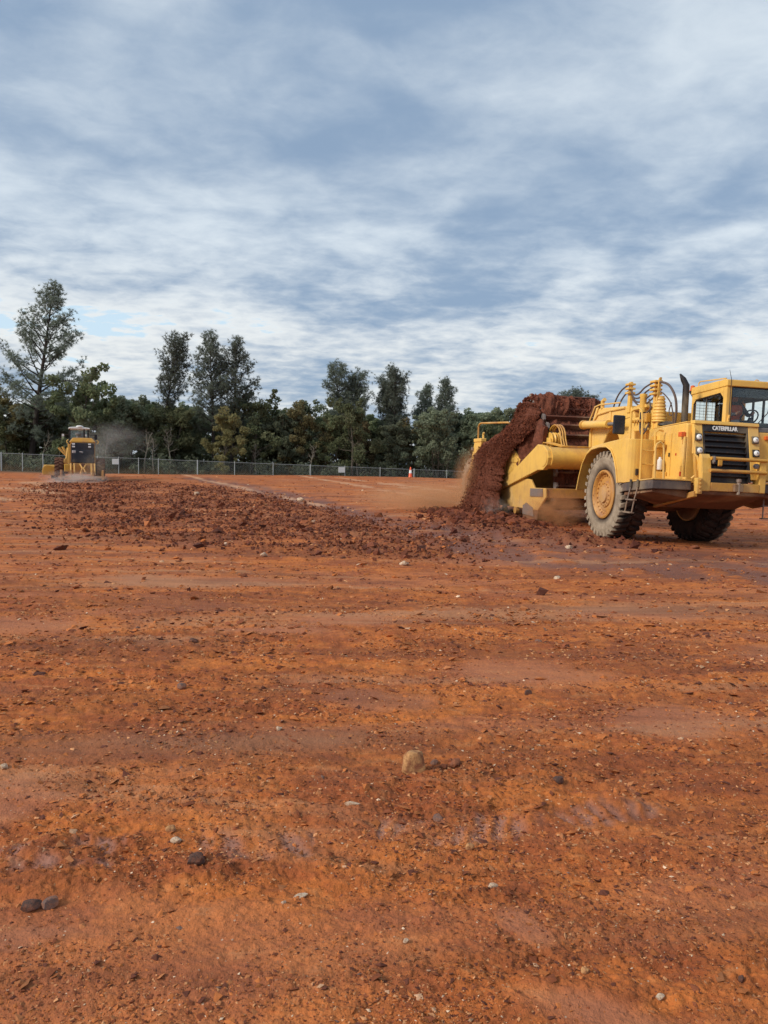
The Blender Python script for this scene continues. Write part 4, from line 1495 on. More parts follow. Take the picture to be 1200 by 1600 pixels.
# walkway decks with their dark skirts
def deck(sgn):
    a, b = (-1.365, -0.53) if sgn < 0 else (0.98, 1.75)
    so, si = (a, b) if sgn < 0 else (b, a)
    m = mT()
    m.hexa([(0.80, a, 1.055), (0.80, b, 1.055), (2.20, b, 1.165), (2.20, a, 1.165)], [(0.80, a, 1.235), (0.80, b, 1.235), (2.20, b, 1.345), (2.20, a, 1.345)])
    T('deck_skirt', m, M_skirt, 0.015)
    m = mT()
    m.hexa([(0.79, a - .012, 1.237), (0.79, b, 1.237), (2.215, b, 1.348), (2.215, a - .012, 1.348)], [(0.79, a - .012, 1.262), (0.79, b, 1.262), (2.215, b, 1.373), (2.215, a - .012, 1.373)])
    T('deck_plate', m, M_yellow, 0.006)
    m = mT()
    m.hexa([(0.9, a + .05, 0.98), (0.9, b, 0.80), (2.1, b, 1.0), (2.1, a + .05, 1.10)], [(0.9, a + .05, 1.052), (0.9, b, 1.052), (2.1, b, 1.155), (2.1, a + .05, 1.155)])
    T('deck_underside', m, M_under, 0.01)


deck(-1)
deck(1)


def ladder_steps(x0, x1, y, ztop, tilt, rails_y):
    m = mT()
    p = []
    for x in (x0, x1):
        q = [(x, y, ztop), (x - tilt * 0.5, y - 0.02, ztop - 0.28), (x - tilt, y - 0.02, ztop - 0.56)]
        m.tube(q, 0.016, 6)
    T('step_rail', m, M_steel, 0)
    for f in (0.52, 1.0):
        s = mT()
        zz = ztop - 0.56 * f
        s.box(x0 - tilt * f - 0.01, x1 - tilt * f + 0.01, y - 0.07, y + 0.03, zz - 0.015, zz + 0.012)
        T('step', s, M_steel, 0.004)
    for x in (x0, x1):
        T('rubber_hanger', mT().hexa([(x - .03, y - .022, ztop - .03), (x + .03, y - .022, ztop - .03), (x + .03, y + .0, ztop - .03), (x - .03, y + .0, ztop - .03)],
                                     [(x - .035, y - .022, ztop + .13), (x + .035, y - .022, ztop + .13), (x + .035, y + .0, ztop + .13), (x - .035, y + .0, ztop + .13)]), M_black, 0)


ladder_steps(1.36, 1.66, -1.385, 1.20, 0.17, 0)
lf = mT()
for yy in (1.27, 1.62):
    lf.tube([(1.93, yy, 1.20), (1.93, yy, 0.64)], 0.016, 6)
T('step_rail', lf, M_steel, 0)
for zz in (0.90, 0.64):
    T('step', mT().box(1.87, 1.97, 1.24, 1.65, zz - .014, zz + .012), M_steel, 0.004)

# engine hood: side wall with a door, sloping top
HY0, HY1 = -0.55, 0.78
m = mT()
m.prism([(0.38, 1.30), (1.96, 1.30), (1.96, 2.49), (1.90, 2.525), (0.38, 2.455)], 'y', HY0, HY1)
hood = T('hood', m, bevel=0.02)
T('hood_door', mT().prism([(0.72, 1.42), (1.38, 1.42), (1.38, 2.33), (0.72, 2.30)], 'y', HY0 - 0.014, HY0 - 0.001), M_yellow, 0.006)
T('hood_door', mT().prism([(1.405, 1.42), (1.86, 1.42), (1.86, 2.36), (1.405, 2.335)], 'y', HY0 - 0.014, HY0 - 0.001), M_yellow, 0.006)
for (x, z) in ((0.76, 1.62), (0.76, 2.12), (1.83, 1.6), (1.83, 2.15)):
    T('hinge', mT().tube([(x, HY0 - .022, z - .05), (x, HY0 - .022, z + .05)], 0.014, 6), M_yellow, 0)
T('red_reflector', mT().box(1.585, 1.625, HY0 - .022, HY0 - .0145, 1.86, 1.91), M_redplastic, 0.002)
T('red_reflector', mT().box(1.80, 1.85, HY0 - .03, HY0 - .0145, 1.44, 1.53), M_redplastic, 0.002)
T('door_latch', mT().box(1.33, 1.37, HY0 - .035, HY0 - .0145, 1.84, 1.92), M_black, 0.004)
T('hood_lip', mT().prism([(0.40, 2.462), (1.88, 2.534), (1.88, 2.556), (0.40, 2.484)], 'y', HY0 + .02, HY0 + .10), M_yellow, 0.006)
# side panel low wing running up to the front (radiator guard side)
T('side_sill', mT().box(0.88, 2.08, HY0 - .05, HY0 - .016, 1.375, 1.425), M_yellow, 0.006)

# radiator guard: slanting frame, black grille with deep bars


def fr(y, z, off=0.0):
    """point on the slanting front face; off is towards the front"""
    x = 2.02 + (2.53 - z) * 0.20 + off
    return (x, y, z)


def front_box(y0, y1, z0, z1, o0, o1, back=None):
    m = mT()
    m.hexa([fr(y0, z0, o0), fr(y1, z0, o0), fr(y1, z1, o0), fr(y0, z1, o0)], [fr(y0, z0, o1), fr(y1, z0, o1), fr(y1, z1, o1), fr(y0, z1, o1)])
    return m


T('radiator_guard', front_box(-0.46, -0.275, 1.90, 2.50, -0.10, 0.0), M_yellow, 0.012)
T('radiator_guard', front_box(0.735, 0.97, 1.42, 2.50, -0.10, 0.0), M_yellow, 0.012)
T('radiator_guard', mT().hexa([fr(-.46, 2.502, -.12), fr(.97, 2.502, -.12), fr(.97, 2.502, .03), fr(-.46, 2.502, .03)], [fr(-.46, 2.575, -.14), fr(.97, 2.575, -.14), fr(.97, 2.575, .03), fr(-.46, 2.575, .03)]), M_yellow, 0.014)
T('radiator_guard', front_box(-0.46, -0.275, 1.42, 1.898, -0.10, -0.02), M_yellow_dusty, 0.012)
gr = T('grille', front_box(-0.272, 0.732, 1.34, 2.498, -0.12, -0.10), M_black, 0)
for y0, y1 in ((-0.272, -0.235), (0.695, 0.732)):
    T('grille_frame', front_box(y0, y1, 1.36, 2.498, -0.098, -0.004), M_black, 0.006, parent=gr)
T('grille_frame', front_box(-0.233, 0.693, 2.36, 2.498, -0.098, -0.004), M_black, 0.006, parent=gr)
zz = 2.30
while zz > 1.40:
    b = mT()
    b.hexa([fr(-.233, zz - .035, -.095), fr(.693, zz - .035, -.095), fr(.693, zz - .005, -.095), fr(-.233, zz - .005, -.095)],
           [fr(-.233, zz + .000, -.03), fr(.693, zz + .000, -.03), fr(.693, zz + .018, -.03), fr(-.233, zz + .030, -.03)])
    T('grille_bar', b, M_black, 0.003, parent=gr)
    zz -= 0.118


def add_text(txt, size, M, mat, parent, name='lettering', depth=0.006, offset=0.0, sx=1.0):
    cu = bpy.data.curves.new(name, 'FONT')
    cu.body = txt
    cu.size = size
    cu.align_x = 'CENTER'
    cu.align_y = 'CENTER'
    cu.extrude = depth
    cu.offset = offset
    cu.resolution_u = 3
    tmp = bpy.data.objects.new('tmp', cu)
    COL.objects.link(tmp)
    dg = bpy.context.evaluated_depsgraph_get()
    me = bpy.data.meshes.new_from_object(tmp.evaluated_get(dg))
    bpy.data.objects.remove(tmp)
    bpy.data.curves.remove(cu)
    me.transform(Matrix.Diagonal((sx, 1, 1, 1)))
    me.transform(M)
    me.materials.clear()
    me.materials.append(mat)
    me.name = name
    return link(name, me, parent)


# letters face forward: text x -> machine left (+Y), text y -> up along the slant
sl = Vector((-0.20, 0, 1)).normalized()
ML = Matrix.Translation(fr(0.215, 2.43, 0.004)) @ Matrix(((0, sl.x, sl.z, 0), (1, 0, 0, 0), (0, sl.z, -sl.x, 0), (0, 0, 0, 1)))
add_text('CATERPILLAR', 0.118, ML, M_white, gr, offset=0.0035, sx=0.76)


def headlight(y, z):
    o = T('headlight', front_box(y - .068, y + .068, z - .075, z + .075, 0.002, 0.045), M_black, 0.008)
    m = mT()
    c = Vector(fr(y, z, 0.046))
    ax = Vector((1, 0, 0.20)).normalized()
    m.lathe([(0, 0.058), (0.014, 0.056), (0.030, 0.040), (0.036, 0.0)], c, ax, 18)
    T('lens', m, M_lens, 0, True, o)
    m = mT()
    m.lathe([(0.0362, 0.016), (0.0375, 0.0)], c, ax, 10)
    T('bulb', m, M_steel, 0, True, o)


for y in (-0.385, 0.86):
    headlight(y, 2.235)
    headlight(y, 1.965)
T('turn_signal', mT().box(1.80, 1.93, -.66, -.56, 2.235, 2.335), M_amber, 0.012)
T('turn_signal', mT().box(2.035, 2.085, 1.10, 1.22, 2.25, 2.33), M_amber, 0.012)
T('lamp_bracket', mT().box(1.90, 1.96, -.60, -.555, 1.42, 2.24), M_yellow, 0.008)
T('lamp_bracket', mT().box(2.04, 2.10, -.475, -.455, 1.90, 2.42), M_yellow, 0.006)
T('guard_pipe', mT().tube([(2.12, -.47, 1.90), (2.16, -.42, 1.84), (2.18, -.39, 1.72), (2.18, -.39, 1.60), (2.16, -.43, 1.47), (2.12, -.49, 1.40)], 0.024, 8), M_yellow, 0, True)

# bumper: two plate uprights, crossbars, towing plate and pin
T('bumper_upright', mT().prism([(2.05, 1.16), (2.34, 1.16), (2.34, 1.52), (2.30, 1.82), (2.24, 1.90), (2.18, 1.90), (2.15, 1.60), (2.05, 1.45)], 'y', -0.40, -0.20), M_yellow, 0.015)
T('bumper_upright', mT().prism([(2.05, 1.16), (2.34, 1.16), (2.34, 1.82), (2.24, 1.84), (2.17, 1.84), (2.13, 1.45)], 'y', 0.86, 1.00), M_yellow, 0.015)
T('bumper_cheek', mT().box(2.28, 2.40, -0.52, -0.41, 1.10, 1.42), M_yellow, 0.012)
for k in range(4):
    T('bolt', mT().lathe([(0, .024), (.03, .024), (.036, .014)], (2.40, -.465, 1.15 + k * .075), (1, 0, 0), 6), M_yellow_dusty, 0)
for z in (1.815, 1.575):
    T('bumper_bar', mT().tube([(2.36, -.24, z), (2.36, .98, z)], 0.036, 12), M_yellow_dusty, 0, True)
T('bar_bracket', mT().prism([(2.345, 1.86), (2.43, 1.86), (2.43, 1.74), (2.39, 1.70), (2.345, 1.76)], 'y', -.215, -.185), M_steel, 0.005)
T('bar_bracket', mT().prism([(2.40, 1.79), (2.44, 1.79), (2.44, 1.68), (2.41, 1.66), (2.40, 1.70)], 'y', -.12, -.04), M_yellow_dusty, 0.005)
T('tow_plate', mT().box(2.08, 2.35, -.198, .858, 1.165, 1.335), M_yellow_dusty, 0.012)
T('tow_bracket', mT().box(2.352, 2.43, .27, .46, 1.17, 1.32), M_under, 0.012)
T('tow_pin', mT().lathe([(0, .035), (.24, .035), (.25, .05), (.30, .05), (.31, .02)], (2.40, .365, 1.12), (0, 0, 1), 12), M_steel, 0, True)
T('side_lamp', mT().lathe([(0, .055), (.05, .055), (.06, .03)], (2.26, .80, 1.70), (1, 0, 0), 14), M_steel, 0, True)

# belly guard, frame, axle and the strut under the deck
T('belly_guard', mT().prism([(2.32, 1.163), (2.30, 1.09), (1.35, 0.78), (-0.5, 0.72), (-0.5, 1.29), (0.8, 1.29), (2.0, 1.29), (2.08, 1.163)], 'y', -.46, 1.02), M_under, 0.02)
T('frame_strut', mT().hexa([(0.78, -.56, .74), (0.78, -.47, .74), (2.34, -.47, 1.04), (2.34, -.56, 1.04)], [(0.78, -.56, .86), (0.78, -.47, .86), (2.34, -.47, 1.155), (2.34, -.56, 1.155)]), M_yellow_dusty, 0.012)
T('axle', mT().lathe([(-1.0, .24), (-.62, .24), (-.5, .30), (-.3, .36), (.3, .36), (.5, .30), (.62, .24), (1.0, .24)], (0, 0, .99), (0, 1, 0), 20), M_under, 0, True)
T('rear_frame', mT().box(-1.1, -.45, -.40, .40, .80, 1.75), M_under, 0.03)

# cab
CY0, CY1, CX0, CX1, CZ1 = 0.36, 1.62, 0.50, 1.80, 3.44
T('cab_base', mT().box(CX0, CX1 + .10, CY0 + .43, CY1, 1.40, 2.44), M_yellow, 0.02)
T('cab_front_panel', mT().box(1.92, 2.03, 0.985, CY1, 1.42, 2.40), M_yellow, 0.014)
T('cowl', mT().box(CX1 - .02, 2.02, 0.98, CY1, 2.402, 2.50), M_ltinterior, 0.014)
T('cab_base', mT().box(CX0, CX1, CY0, CY0 + .427, 2.44, 2.60), M_yellow, 0.01)
rf = T('cab_roof', mT().prism([(CX0 - .02, 3.26), (CX1 + .03, 3.33), (CX1 + .03, 3.455), (CX1 - .05, 3.475), (CX0, 3.42), (CX0 - .02, 3.40)], 'y', CY0 - .02, CY1 + .02), M_yellow, 0.02)
for (x, y, wx, wy, nm) in ((CX1 - .12, CY0, .12, .11, 'cab_pillar'), (CX0, CY0, .06, .08, 'cab_pillar'), (CX1 - .08, CY1 - .07, .08, .07, 'cab_pillar'), (CX0, CY1 - .07, .08, .07, 'cab_pillar')):
    T(nm, mT().box(x, x + wx, y, y + wy, 2.445, 3.33 if x > 1 else 3.265), M_yellow, 0.008)
# right side window: rounded yellow surround, black seal, two panes with a sliding bar
T('window_header', mT().prism([(CX0 + .061, 3.14), (CX1 - .121, 3.22), (CX1 - .121, 3.33), (CX0 + .061, 3.265)], 'y', CY0, CY0 + .05), M_yellow, 0.004)
T('window_corner', mT().prism([(CX1 - .24, 3.214), (CX1 - .121, 3.10), (CX1 - .121, 3.219)], 'y', CY0 + .004, CY0 + .046), M_yellow, 0.002)
T('window_corner', mT().prism([(CX0 + .061, 3.138), (CX0 + .15, 3.143), (CX0 + .061, 3.04)], 'y', CY0 + .004, CY0 + .046), M_yellow, 0.002)
sealz = [(CX0 + .07, 2.615), (CX1 - .13, 2.615), (CX1 - .13, 3.11), (CX1 - .24, 3.20), (CX0 + .14, 3.13), (CX0 + .07, 3.05), (CX0 + .07, 2.615)]
T('window_seal', mT().tube([(x, CY0 + .025, z) for x, z in sealz], 0.018, 6), M_black, 0)
T('window_divider', mT().box(1.02, 1.06, CY0 + .02, CY0 + .04, 2.60, 3.17), M_black, 0)
T('window_latch', mT().box(1.045, 1.085, CY0 + .005, CY0 + .02, 2.80, 2.92), M_black, 0.004)
T('side_pane', mT().prism([(CX0 + .06, 2.605), (CX1 - .13, 2.605), (CX1 - .13, 3.21), (CX0 + .06, 3.14)], 'y', CY0 + .027, CY0 + .031), M_glass, 0)
# windscreen with a dark band and wiper
T('windscreen', mT().box(CX1 - .03, CX1 - .024, CY0 + .11, CY1 - .07, 2.505, 3.33), M_glass, 0)
T('windscreen_seal', mT().tube([(CX1 - .02, CY0 + .125, 2.52), (CX1 - .02, CY1 - .085, 2.52), (CX1 - .02, CY1 - .085, 3.315), (CX1 - .02, CY0 + .125, 3.315), (CX1 - .02, CY0 + .125, 2.52)], 0.016, 6), M_black, 0)
T('sun_band', mT().box(CX1 - .045, CX1 - .038, CY0 + .12, CY1 - .08, 3.12, 3.30), M_glass_dark, 0)
T('wiper', mT().tube([(CX1 + .01, 1.05, 2.55), (CX1 + .005, 1.30, 2.82), (CX1 + .005, 1.36, 3.02)], 0.010, 5), M_black, 0)
# left and rear frames, panes, bars over the far windows
T('rear_wall', mT().box(CX0 + .005, CX0 + .045, CY0 + .081, CY1 - .071, 2.445, 2.66), M_interior, 0)
T('rear_bar', mT().box(CX0 + .01, CX0 + .04, .92, .97, 2.66, 3.26), M_interior, 0)
T('left_wall', mT().box(CX0 + .081, CX1 - .081, CY1 - .045, CY1 - .005, 2.445, 2.62), M_interior, 0)
for x in (0.86, 1.22, 1.50):
    T('left_bar', mT().box(x, x + .05, CY1 - .04, CY1 - .01, 2.62, 3.28), M_interior, 0)
T('left_header', mT().box(CX0 + .081, CX1 - .081, CY1 - .045, CY1 - .005, 3.14, 3.27), M_interior, 0)
T('rear_header', mT().box(CX0 + .005, CX0 + .045, CY0 + .081, CY1 - .071, 3.12, 3.262), M_interior, 0)
T('rear_pane', mT().box(CX0 + .022, CX0 + .026, CY0 + .081, CY1 - .071, 2.66, 3.12), M_glass, 0)
T('left_pane', mT().box(CX0 + .081, CX1 - .081, CY1 - .027, CY1 - .023, 2.62, 3.14), M_glass, 0)
gm = mT()
for k in range(11):
    yv = CY0 + .12 + k * .1
    gm.tube([(CX0 - .03, yv, 2.6), (CX0 - .03, yv, 3.2)], 0.004, 4)
for k in range(9):
    zv = 2.66 + k * .065
    gm.tube([(CX0 - .034, CY0 + .05, zv), (CX0 - .034, CY1 - .05, zv)], 0.004, 4)
T('rear_screen_guard', gm, M_steel, 0)
T('cab_lining', mT().box(CX0 + .05, CX1 - .1, CY0 + .06, CY1 - .05, 3.20, 3.255), M_interior, 0)
T('cab_floor', mT().box(CX0 + .05, CX1 - .05, CY0 + .44, CY1 - .05, 2.441, 2.455), M_interior, 0)
seat = T('seat', mT().box(0.72, 1.12, .86, 1.30, 2.456, 2.56), M_interior, 0.03)
T('seat_back', mT().box(0.62, 0.74, .88, 1.28, 2.50, 3.08), M_interior, 0.04, parent=seat)
T('steering_column', mT().tube([(1.70, 1.10, 2.46), (1.52, 1.10, 2.72)], 0.035, 8), M_interior, 0)
sw = mT()
cs_ = Vector((1.50, 1.10, 2.74))
ring = []
for k in range(17):
    t = 2 * math.pi * k / 16
    ring.append(cs_ + Vector((0.11 * math.cos(t), 0.19 * math.sin(t), 0.15 * math.cos(t))))
sw.tube(ring, 0.016, 6)
sw.tube([ring[0], cs_, ring[8]], 0.012, 5)
T('steering_wheel', sw, M_black, 0)
T('dash', mT().box(1.55, 1.74, .80, 1.50, 2.456, 2.62), M_interior, 0.03)
# roof fittings
T('roof_rail', mT().tube([(0.42, .55, 3.42), (0.42, .55, 3.54), (0.48, .55, 3.57), (1.45, .55, 3.535)], 0.014, 6), M_yellow, 0, True)
T('lifting_eye', mT().tube([(1.5, 1.17, 3.46), (1.5, 1.18, 3.52), (1.5, 1.22, 3.54), (1.5, 1.26, 3.52), (1.5, 1.27, 3.46)], 0.012, 6), M_yellow, 0, True)
bc = T('beacon_bracket', mT().prism([(0.30, 3.36), (0.498, 3.36), (0.498, 3.16), (0.44, 3.24)], 'y', CY0 + .02, CY0 + .10), M_black, 0.004)
T('beacon', mT().lathe([(0, .062), (.02, .062), (.025, .052), (.11, .048), (.125, .02)], (0.40, CY0 + .06, 3.36), (0, 0, 1), 14), M_amber, 0, True)
T('antenna', mT().tube([(1.83, CY0 + .065, 2.64), (1.83, CY0 + .06, 3.48), (1.80, CY0 + .03, 3.66)], 0.010, 5, 0.004), M_hose, 0)
T('antenna_base', mT().tube([(1.80, CY0 + .065, 2.60), (1.83, CY0 + .065, 2.74)], 0.024, 8), M_yellow, 0)

# exhaust stack, air intake, hydraulics behind the hood
T('exhaust_stack', mT().tube([(0.98, -.06, 2.44), (0.96, -.06, 3.00), (0.955, -.06, 3.40), (0.94, -.13, 3.53), (0.92, -.20, 3.64)], [0.070, 0.070, 0.070, 0.060, 0.016], 16), M_black, 0, True)
T('exhaust_clamp', mT().tube([(0.985, -.06, 2.50), (0.985, -.06, 2.58)], 0.084, 14), M_black, 0)
ai = T('air_intake', mT().lathe([(0, .15), (.06, .15), (.07, .20), (.085, .225), (.11, .22), (.15, .16), (.17, .13), (.18, .0)], (0.62, -.28, 2.46), (0, 0, 1), 24), M_black, 0, True)
fl = mT()
prof = [(0, .165)]
for k in range(7):
    z = .04 + k * .072
    r = .165 - .010 * k
    prof += [(z, r - .02), (z + .012, r), (z + .050, r - .006), (z + .058, r - .02)]
prof += [(.56, .085), (.575, .0)]
fl.lathe(prof, (0.56, -.42, 2.62), (0, 0, 1), 20)
T('ribbed_canister', fl, M_yellow, 0, True)
T('canister_stand', mT().box(0.46, 0.66, -.52, -.32, 2.456, 2.62), M_yellow, 0.01)
# lift cylinder standing on the gooseneck
T('lift_cylinder', mT().lathe([(0, .05), (.02, .075), (.48, .075), (.50, .085), (.56, .085), (.57, .03)], (-.06, -.50, 2.72), (0, 0, 1), 16), M_yellow, 0, True)
T('cylinder_rod', mT().lathe([(0, .03), (.30, .03)], (-.06, -.50, 2.43), (0, 0, 1), 10), M_steel, 0, True)
T('cylinder_valve', mT().box(-.0, .12, -.60, -.46, 2.50, 2.86), M_black, 0.01)
# hose towers
ta = T('hose_tower', mT().hexa([(-.78, -.54, 2.90), (-.64, -.54, 2.90), (-.64, -.46, 2.90), (-.78, -.46, 2.90)], [(-.76, -.53, 3.62), (-.66, -.53, 3.62), (-.66, -.47, 3.62), (-.76, -.47, 3.62)]), M_yellow, 0.008)
tb_ = T('hose_tower', mT().hexa([(.42, -.54, 2.42), (.53, -.54, 2.42), (.53, -.46, 2.42), (.42, -.46, 2.42)], [(.45, -.53, 3.50), (.52, -.53, 3.50), (.52, -.47, 3.50), (.45, -.47, 3.50)]), M_yellow, 0.008)
T('tower_brace', mT().hexa([(.55, -.53, 3.05), (.60, -.53, 3.05), (.60, -.47, 3.05), (.55, -.47, 3.05)], [(.62, -.53, 3.55), (.67, -.53, 3.58), (.67, -.47, 3.58), (.62, -.47, 3.55)]), M_yellow, 0.006)
for z in (3.56, 3.46, 3.36):
    T('hose_clamp', mT().box(-.80, -.62, -.60, -.42, z - .022, z + .022), M_yellow, 0.006)
for z in (3.50, 3.41, 3.32, 3.23):
    T('hose_clamp', mT().box(.38, .62, -.60, -.42, z - .022, z + .022), M_yellow, 0.006)


def hose(pts, r=0.019, mat=None, dy=0.0):
    P = [Vector(p) for p in pts]
    Q = []
    n = len(P)
    for i in range(n - 1):
        p0, p1, p2, p3 = P[max(i - 1, 0)], P[i], P[i + 1], P[min(i + 2, n - 1)]
        for k in range(6):
            t = k / 6
            Q.append(0.5 * ((2 * p1) + (-p0 + p2) * t + (2 * p0 - 5 * p1 + 4 * p2 - p3) * t * t + (-p0 + 3 * p1 - 3 * p2 + p3) * t ** 3))
    Q.append(P[-1])
    T('hose', mT().tube([q + Vector((0, dy, 0)) for q in Q], r, 7), mat or M_brownhose, 0, True)


hose([(-1.56, -.52, 3.00), (-1.40, -.52, 3.27), (-1.14, -.52, 3.46), (-.74, -.52, 3.575)])
hose([(-1.42, -.46, 2.98), (-1.28, -.46, 3.20), (-1.05, -.46, 3.36), (-.74, -.46, 3.47)])
hose([(-.70, -.53, 3.46), (-.50, -.53, 3.31), (-.25, -.53, 3.30), (.05, -.53, 3.42), (.46, -.53, 3.50)])
hose([(-.70, -.50, 3.38), (-.50, -.50, 3.23), (-.22, -.50, 3.22), (.08, -.50, 3.33), (.46, -.50, 3.42)])
hose([(-.70, -.47, 3.30), (-.45, -.47, 3.14), (-.15, -.47, 3.13), (.15, -.47, 3.22), (.46, -.47, 3.33)])
hose([(-.70, -.44, 3.22), (-.40, -.44, 3.06), (-.10, -.44, 3.05), (.20, -.44, 3.14), (.46, -.44, 3.24)])
hose([(.50, -.50, 3.47), (.75, -.50, 3.46), (1.02, -.48, 3.36), (1.20, -.44, 3.12), (1.22, -.40, 2.82), (1.15, -.38, 2.52)], 0.026, M_brownhose)
hose([(.50, -.46, 3.30), (.75, -.46, 3.22), (.95, -.40, 3.02), (1.02, -.36, 2.75), (1.0, -.34, 2.52)], 0.014)
hose([(.46, -.56, 2.95), (.25, -.60, 2.75), (.20, -.62, 2.55), (.34, -.62, 2.44), (.46, -.60, 2.58)], 0.018, M_brownhose)
hose([(.0, -.58, 2.60), (.15, -.64, 2.42), (.30, -.66, 2.34), (.42, -.62, 2.46)], 0.018, M_brownhose)
hose([(.20, -.50, 3.14), (.32, -.52, 2.96), (.34, -.54, 2.70), (.30, -.52, 2.46)], 0.016, M_brownhose)
hose([(1.0, -.42, 2.95), (.82, -.30, 3.02), (.74, -.30, 2.86), (.86, -.32, 2.74), (1.05, -.36, 2.80)], 0.012)
# valve bank and oil tank between gooseneck and hood
T('valve_bank', mT().box(-.35, .32, -.55, -.05, 2.44, 2.76), M_yellow, 0.02)
for k in range(5):
    T('valve_spool', mT().tube([(-.28 + k * .13, -.56, 2.66), (-.28 + k * .13, -.64, 2.66)], 0.034, 8), M_yellow_dusty, 0)
for k in range(4):
    T('pipe_fitting', mT().tube([(-.22 + k * .14, -.42, 2.76), (-.22 + k * .14, -.42, 2.90)], 0.022, 7), M_yellow, 0)
T('oil_tank', mT().box(-.50, .34, -.20, .55, 2.20, 2.88), M_yellow, 0.03)
T('tank_lid', mT().prism([(-.55, 3.00), (-.10, 3.10), (.10, 3.02), (.10, 2.97), (-.55, 2.95)], 'y', -.50, -.15), M_yellow, 0.01)
T('valve_block', mT().box(.18, .36, -.62, -.50, 2.62, 2.82), M_yellow_dusty, 0.012)
T('valve_block', mT().box(.60, .78, -.62, -.56, 2.14, 2.30), M_yellow_dusty, 0.012)
T('rear_deck', mT().box(-.95, .865, -.595, .595, 1.90, 2.12), M_yellow_dusty, 0.02)
# mirror on its pole, handrails, ladder
mr = T('mirror', mT().box(0.36, 0.42, -1.41, -1.13, 2.31, 2.73), M_navy, 0.03)
T('mirror_glass', mT().box(0.35, 0.359, -1.38, -1.16, 2.34, 2.70), M_lens, 0, parent=mr)
T('mirror_arm', mT().tube([(0.39, -1.13, 2.66), (0.68, -1.12, 2.70)], 0.014, 6), M_yellow, 0)
T('mirror_arm', mT().tube([(0.39, -1.13, 2.36), (0.68, -1.12, 2.34)], 0.014, 6), M_yellow, 0)
T('handrail_post', mT().tube([(0.68, -1.14, 2.185), (0.68, -1.14, 2.80)], 0.026, 8), M_yellow, 0, True)
T('handrail', mT().tube([(0.68, -1.14, 2.79), (0.80, -1.14, 2.83), (1.05, -1.14, 2.84), (1.15, -1.14, 2.78), (1.19, -1.14, 2.6), (1.22, -1.14, 2.2), (1.25, -1.14, 1.28)], 0.022, 8), M_yellow, 0, True)
T('handrail', mT().tube([(1.13, -.62, 2.385), (1.16, -.74, 2.40), (1.18, -.82, 2.34), (1.2, -.82, 1.28)], 0.020, 8), M_yellow, 0, True)
for z in (1.95, 1.66):
    T('ladder_rung', mT().tube([(1.22, -1.14, z), (1.20, -.82, z)], 0.015, 6), M_yellow, 0)
T('hoop_rail', mT().tube([(2.06, -1.25, 1.36), (2.06, -1.27, 1.96), (2.06, -1.25, 2.05), (2.06, -1.18, 2.10), (2.06, -1.11, 2.05), (2.06, -1.09, 1.96), (2.06, -1.06, 1.36)], 0.021, 8), M_yellow, 0, True)
T('fire_extinguisher', mT().lathe([(0, .05), (.01, .056), (.20, .056), (.23, .03), (.26, .028), (.27, .01)], (1.22, -.70, 1.56), (0, 0, 1), 14), M_white, 0, True)
T('step_box', mT().box(1.14, 1.30, -.82, -.57, 1.28, 1.52), M_yellow, 0.012)
T('catch', mT().box(1.135, 1.17, -1.20, -1.14, 1.42, 1.56), M_black, 0.006)
T('deck_clutter', mT().box(1.14, 1.24, -.78, -.60, 2.02, 2.12), M_yellow_dusty, 0.01)

# ---- gooseneck, draft tube and arms (bowl frame)
m = mB()
m.prism([(-2.35, 1.52), (-1.92, 2.06), (-1.92, 2.52), (-1.70, 2.95), (-1.50, 3.02), (-.10, 2.98), (.12, 2.75), (.12, 1.95), (-.35, 1.85), (-.60, 2.30), (-.85, 2.44), (-1.10, 2.34), (-1.30, 2.05), (-1.40, 1.52)], 'y', -.44, .44)
T('gooseneck', m, M_yellow, 0.03)
T('gooseneck_rib', mB().prism([(-1.93, 2.45), (-1.62, 3.03), (-1.52, 3.04), (-1.84, 2.45)], 'y', -.47, -.4415), M_yellow, 0.008)
T('gooseneck_rib', mB().prism([(-1.935, 2.03), (-1.84, 2.03), (-1.84, 2.445), (-1.935, 2.445)], 'y', -.47, -.4415), M_yellow, 0.008)
T('gooseneck_rib', mB().prism([(-1.02, 2.48), (-.92, 2.52), (-.92, 2.9), (-1.02, 2.9)], 'y', -.46, -.4415), M_yellow, 0.008)
T('steering_cylinder', mB().tube([(-1.95, -.62, 2.61), (-.72, -.62, 2.57)], 0.10, 16), M_yellow, 0, True)
T('cylinder_cap', mB().tube([(-2.0, -.62, 2.612), (-1.9, -.62, 2.609)], 0.118, 14), M_yellow_dusty, 0, True)
T('cylinder_rod', mB().tube([(-.72, -.62, 2.57), (-.1, -.60, 2.55)], 0.045, 10), M_steel, 0, True)
hr = mB()
hr.tube([(-1.95, -.46, 2.72), (-1.70, -.46, 3.06), (-1.45, -.46, 3.10), (-.5, -.46, 3.08)], 0.020, 7)
hr.tube([(-1.88, -.46, 2.60), (-1.55, -.46, 2.86), (-.95, -.46, 2.92), (-.3, -.46, 2.94)], 0.026, 7)
T('hydraulic_pipe', hr, M_yellow, 0, True)
T('pipe_elbow', mB().tube([(-1.40, -.42, 3.0), (-1.40, -.42, 3.18), (-1.30, -.42, 3.22)], 0.05, 8), M_yellow, 0, True)
T('draft_tube', mB().tube([(-2.28, -1.44, 1.74), (-2.28, 1.44, 1.74)], 0.285, 28), M_yellow, 0, True)
